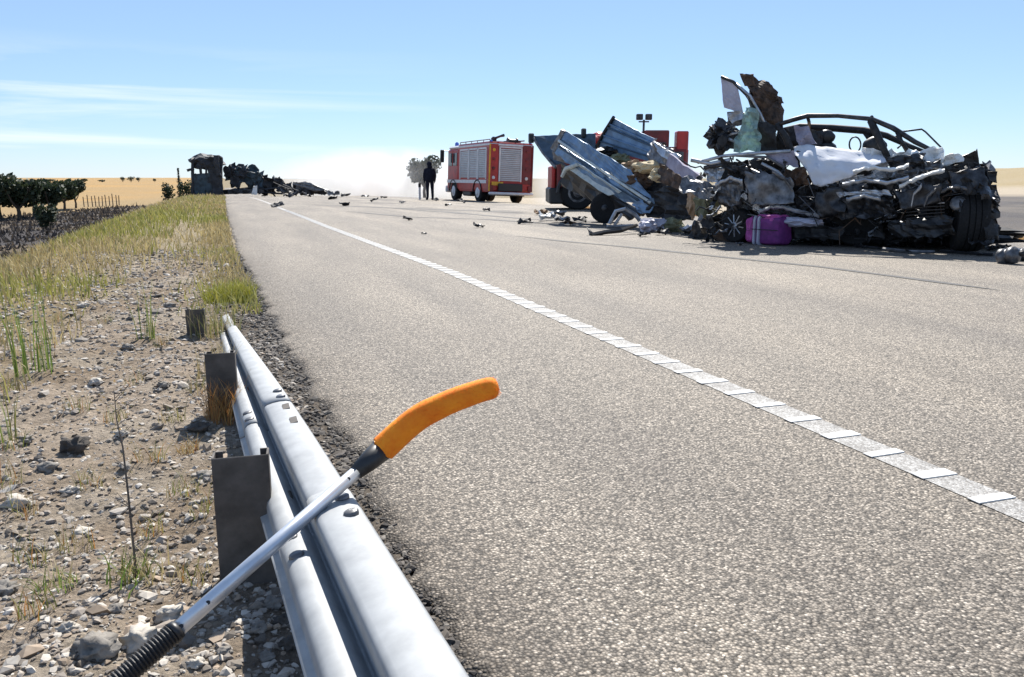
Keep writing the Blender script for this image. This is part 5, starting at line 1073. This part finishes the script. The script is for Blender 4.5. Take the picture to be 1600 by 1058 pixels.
csh('bumper', ((1392, 344, -.36), (1492, 338, -.42), (1496, 366, -.42), (1396, 372, -.36)), 'black_plastic', .08, 956, 18, 9, .016, .07, 4.5, fold=-.1)
for q in range(5): MB().tube([cp((1416, 322 + q * 5, -.42)), cp((1446, 318 + q * 5.3, -.47)), cp((1476, 317 + q * 5, -.44))], .008, 5).build('grille_bar', 'silver_paint' if q == 0 else 'black_plastic', CAR)
MB().lathe(cp((1497, 318, -.4)), (-cback + Vector((0, 0, .25))), [(-.1, .02), (-.04, .085), (0, .095), (.02, .09), (.03, .05)], 18).build('headlamp', 'grey_metal', CAR, True)
MB().tube([cp((1336 + 9 * math.cos(a), 226 + 12 * math.sin(a), .55)) for a in np.linspace(0, 6.283, 19)], .012, 6).build('steering_wheel', 'black_plastic', CAR, True)
for k in range(22):
    px = rs.uniform(1100, 1530); py = rs.uniform(max(245, ctop(px)), 340); P = [cp((px, py, -.34))]
    for i in range(5): P.append(cp((px + rs.uniform(-14, 14) * (i + 1) * .6, min(383, py + (i + 1) * rs.uniform(3, 11)), -.36 + rs.uniform(-.06, .06))))
    MB().tube(P, rs.choice([.004, .006, .008]), 5).build('hanging_wire', rs.choice(['black_plastic', 'black_plastic', 'rusty', 'grey_metal']), CAR)
# white sheet over the flank
cw = []
wp = {0: ((1236, 232, .15), (1262, 226, .1), (1330, 236, .1), (1402, 240, .15)), 1: ((1246, 246, -.12), (1275, 248, -.16), (1335, 255, -.16), (1385, 254, -.1)), 2: ((1262, 268, -.22), (1288, 272, -.26), (1330, 270, -.24), (1360, 264, -.18)), 3: ((1272, 290, -.24), (1284, 293, -.26), (1310, 284, -.25), (1336, 274, -.2))}
def lerp_row(row, t):
    t = t * (len(row) - 1); i = min(int(t), len(row) - 2); f = t - i; return [row[i][q] * (1 - f) + row[i + 1][q] * f for q in range(3)]
G_ = []
for i in range(26):
    row = []
    for j in range(20):
        tj = j / 19 * 3; a = min(int(tj), 2); f = tj - a; A, B = lerp_row(wp[a], i / 25), lerp_row(wp[a + 1], i / 25); q = [A[k_] * (1 - f) + B[k_] * f for k_ in range(3)]; p = cp(q)
        h = .045 * mnoise.noise(p * 5 + Vector((3, 1, 7))) + .028 * abs(mnoise.noise(p * 11)) + .012 * mnoise.noise(p * 24); p = p - cback * (h + .02) + Vector((0, 0, h * .5)); row.append(p)
    G_.append(row)
o = sheet(G_, .006).build('white_sheet', 'white_cloth', smooth=True, base=cp((1310, 290))); tag(o, 'rumpled white sheet draped over the flank of the wrecked car', 'sheet')
# purple suitcase on the road
sp0 = at_z(1188, 383, 0); sdir = (at_z(1212, 385, 0) - at_z(1166, 381, 0)); sdir.z = 0; sl_ = sdir.length; sdir.normalize(); sb = Vector((-sdir.y, sdir.x, 0)); SM = Matrix((sdir, sb, Vector((0, 0, 1)))).transposed()
SC = thing('suitcase', sp0, 'purple suitcase lying on the road beside the wrecked car', 'suitcase')
hS = .40
def soft(c, size, e=.32, seed=1, amp=.05):
    mb = MB(); V_, F_ = ICO[4]; P = []
    for v in V_:
        q = Vector([math.copysign(abs(t) ** e, t) for t in v]); q *= 1 / max(1, max(abs(t) for t in q)); k_ = 1 + amp * mnoise.noise(q * 1.9 + Vector((seed, 2, 3))); P.append(Vector(c) + SM @ Vector((q.x * size[0] / 2, q.y * size[1] / 2, q.z * size[2] / 2)) * k_)
    return mb.add(P, F_)
sbody = soft(sp0 + sb * .2 + Vector((0, 0, hS / 2)), (sl_, .36, hS), .3, 1, .10).build('shell', 'purple_cloth', SC, True)
soft(sp0 + sb * .2 + Vector((0, 0, hS - .03)) + sdir * .02, (sl_ * .66, .34, .12), .45, 4, .2).build('lit_top', 'lit_purple_cloth', SC)  # sunlit top of the case, painted as a pink layer
soft(sp0 + sb * .18 + Vector((0, 0, hS * .5)) - sdir * (sl_ / 2 - .05), (.15, .40, hS * .9), .45, 6, .15).build('lit_end', 'lit_purple_cloth', SC)  # sunlit left end, its brightness put into the pink colour
for dx in (-.13, -.055): soft(sp0 + sb * .2 + Vector((0, 0, hS / 2)) + sdir * dx, (.035, .425, hS + .02), .2, 8, .02).build('strap', 'pale_lilac', SC)
MB().tube([sp0 + sb * .2 + Vector((0, 0, hS + .01)) + sdir * x + Vector((0, 0, z_)) for x, z_ in ((.02, 0), (.04, .05), (.14, .05), (.16, 0))], .014, 6).build('handle', 'black_plastic', SC)
MB().tube([sp0 - sb * .012 + Vector((0, 0, hS * .55)) + sdir * x for x in (-.24, .3)], .006, 5).build('zip', 'black_plastic', SC)
# pale cloth beside it
p = at_z(1255, 362, .12); MB_ = MB().blob(at(1250, 347, dc(1250) - .25), (.3, .16, .06), 4, .5, 3, CM, freq=2.4); tag(MB_.build('cloth', 'pale_lilac', base=p), 'pale grey lilac cloth caught in the wreck behind the suitcase', 'cloth')
# bits along the front of the car
for i, (pts, r, m, lab) in enumerate((
    (((1268, 376), (1300, 378), (1340, 384), (1375, 388)), .022, 'dark_metal', 'long bent dark metal bar under the middle of the wreck'), (((1380, 389), (1420, 393), (1460, 394)), .025, 'grey_metal', 'straight grey trim strip on the road before the front wheel'),
    (((1470, 392), (1510, 395), (1552, 398)), .02, 'black_plastic', 'thin black trim strip on the road by the upright tyre'), (((1258, 372), (1285, 372), (1310, 376)), .03, 'grey_metal', 'pale twisted metal rod right of the suitcase'))):
    P = [at_z(x, y, r) for x, y in pts]; tag(MB().tube(P, [r, r * .8, r, r * .7][:len(P)], 6).build('trim_strip', m, base=P[0]), lab, 'debris')
for i, (px, py, s_, m) in enumerate(((1275, 374, .16, 'grey_metal'), (1305, 376, .14, 'silver_paint'), (1330, 382, .12, 'scorched'), (1372, 380, .14, 'silver_paint'), (1388, 386, .12, 'scorched'), (1405, 386, .12, 'dark_metal'), (1440, 388, .12, 'scorched'), (1480, 388, .14, 'scorched'), (1500, 392, .1, 'rusty'),
                                     (1555, 392, .16, 'scorched'), (1568, 388, .14, 'scorched'), (1572, 396, .14, 'black_plastic'), (1240, 382, .12, 'scorched'), (1290, 384, .1, 'scorched'), (1350, 388, .1, 'scorched'), (1420, 396, .1, 'dark_metal'), (1530, 400, .08, 'scorched'))):
    scrap(px, py, s_, m, 'broken car fragment on the road along the wrecked car', 200 + i, .6, group='fragments along the car')
p = at_z(1510, 388, 0); lump_ = MB().blob(p + Vector((0, 0, .06)), (.035, .035, .065), 2, .2, 2); tag(lump_.build('bottle', 'cream_cloth', base=p), 'small cream coloured bottle under the front of the wreck', 'bottle')
for i, (px, py, r) in enumerate(((1578, 412, .095), (1603, 408, .085))):
    p = at_z(px, py, 0); o = thing('metal_canister', p, ('ribbed silver canister lying on the road beyond the car front' if i == 0 else 'smaller silver canister touching the ribbed one on the road'), 'canister'); ax = (HF * -.6 + RT * .4 + Vector((0, 0, .2))).normalized(); c = p + Vector((0, 0, r * .95))
    MB().lathe(c, ax, [(-.14, .03), (-.13, r * .8), (-.11, r), (-.05, r), (-.045, r * .86), (-.02, r * .86), (-.015, r), (.05, r), (.055, r * .86), (.07, r * .84), (.09, r * .5), (.1, r * .3)], 20).build('shell', 'grey_metal', o, True); MB().lathe(c + ax * .095, ax, [(0, r * .32), (.04, r * .32), (.05, r * .2)], 12).build('cap', 'scorched', o, True)
# ------------------------------------------------------------------ smoke drifting over the road
def smoke(name, px0, px1, py0, py1, d_a, d_b, dens, seed, label):
    a, b = at(px0, 277, (d_a + d_b) / 2), at(px1, 277, (d_a + d_b) / 2); wx = (b - a).length; mid = (a + b) / 2; top = at(px0, py0, (d_a + d_b) / 2).z; bot = at(px0, py1, (d_a + d_b) / 2).z
    mid.z = (top + bot) / 2; M = Matrix((RT, HF, Vector((0, 0, 1)))).transposed(); mb = MB(); V_, F_ = ICO[3]
    mb.add([mid + M @ Vector((v[0] * wx / 2, v[1] * (d_b - d_a) / 2, v[2] * (top - bot) / 2)) for v in V_], F_)
    m = bpy.data.materials.new(name); m.use_nodes = True; t = m.node_tree; t.nodes.clear(); l = t.links.new
    out = nd(t, 'ShaderNodeOutputMaterial'); pv = nd(t, 'ShaderNodeVolumePrincipled'); pv.inputs['Color'].default_value = (.97, .975, .98, 1); pv.inputs['Anisotropy'].default_value = .0
    co = nd(t, 'ShaderNodeTexCoord'); mp_ = nd(t, 'ShaderNodeMapping'); mp_.inputs['Location'].default_value = (seed, seed * 2, 0); n_ = nd(t, 'ShaderNodeTexNoise'); n_.inputs['Scale'].default_value = .42; n_.inputs['Detail'].default_value = 4
    l(co.outputs['Object'], mp_.inputs[0]); l(mp_.outputs[0], n_.inputs['Vector'])
    # thins out towards the outside of the cloud
    vm = nd(t, 'ShaderNodeMapping', vector_type='POINT'); rz_ = math.atan2(RT.y, RT.x)
    vm.inputs['Rotation'].default_value = (0, 0, -rz_); sc_ = nd(t, 'ShaderNodeVectorMath', operation='MULTIPLY'); sc_.inputs[1].default_value = (2 / wx, 2 / (d_b - d_a), 2 / (top - bot))
    ln = nd(t, 'ShaderNodeVectorMath', operation='LENGTH'); l(co.outputs['Object'], vm.inputs[0]); l(vm.outputs[0], sc_.inputs[0]); l(sc_.outputs[0], ln.inputs[0])
    mr = nd(t, 'ShaderNodeMapRange'); mr.inputs['From Min'].default_value = 1; mr.inputs['From Max'].default_value = .25; l(ln.outputs['Value'], mr.inputs['Value'])
    r_n = nd(t, 'ShaderNodeMapRange'); r_n.inputs['From Min'].default_value = .36; r_n.inputs['From Max'].default_value = .62; l(n_.outputs['Fac'], r_n.inputs['Value'])
    m1 = nd(t, 'ShaderNodeMath', operation='MULTIPLY'); l(mr.outputs[0], m1.inputs[0]); l(r_n.outputs[0], m1.inputs[1]); m2 = nd(t, 'ShaderNodeMath', operation='MULTIPLY'); m2.inputs[1].default_value = dens; l(m1.outputs[0], m2.inputs[0]); l(m2.outputs[0], pv.inputs['Density']); l(pv.outputs[0], out.inputs['Volume'])
    MATS[name] = m; o = mb.build(name, name, base=mid); o['kind'] = 'stuff'; o['label'] = label; return o
smoke('smoke', 405, 800, 226, 345, 66, 88, .32, 3, 'white smoke drifting low across the road behind the person')
smoke('thin_smoke', 825, 905, 240, 345, 38, 48, .22, 8, 'thin white smoke between the fire engine and the blue trailer')
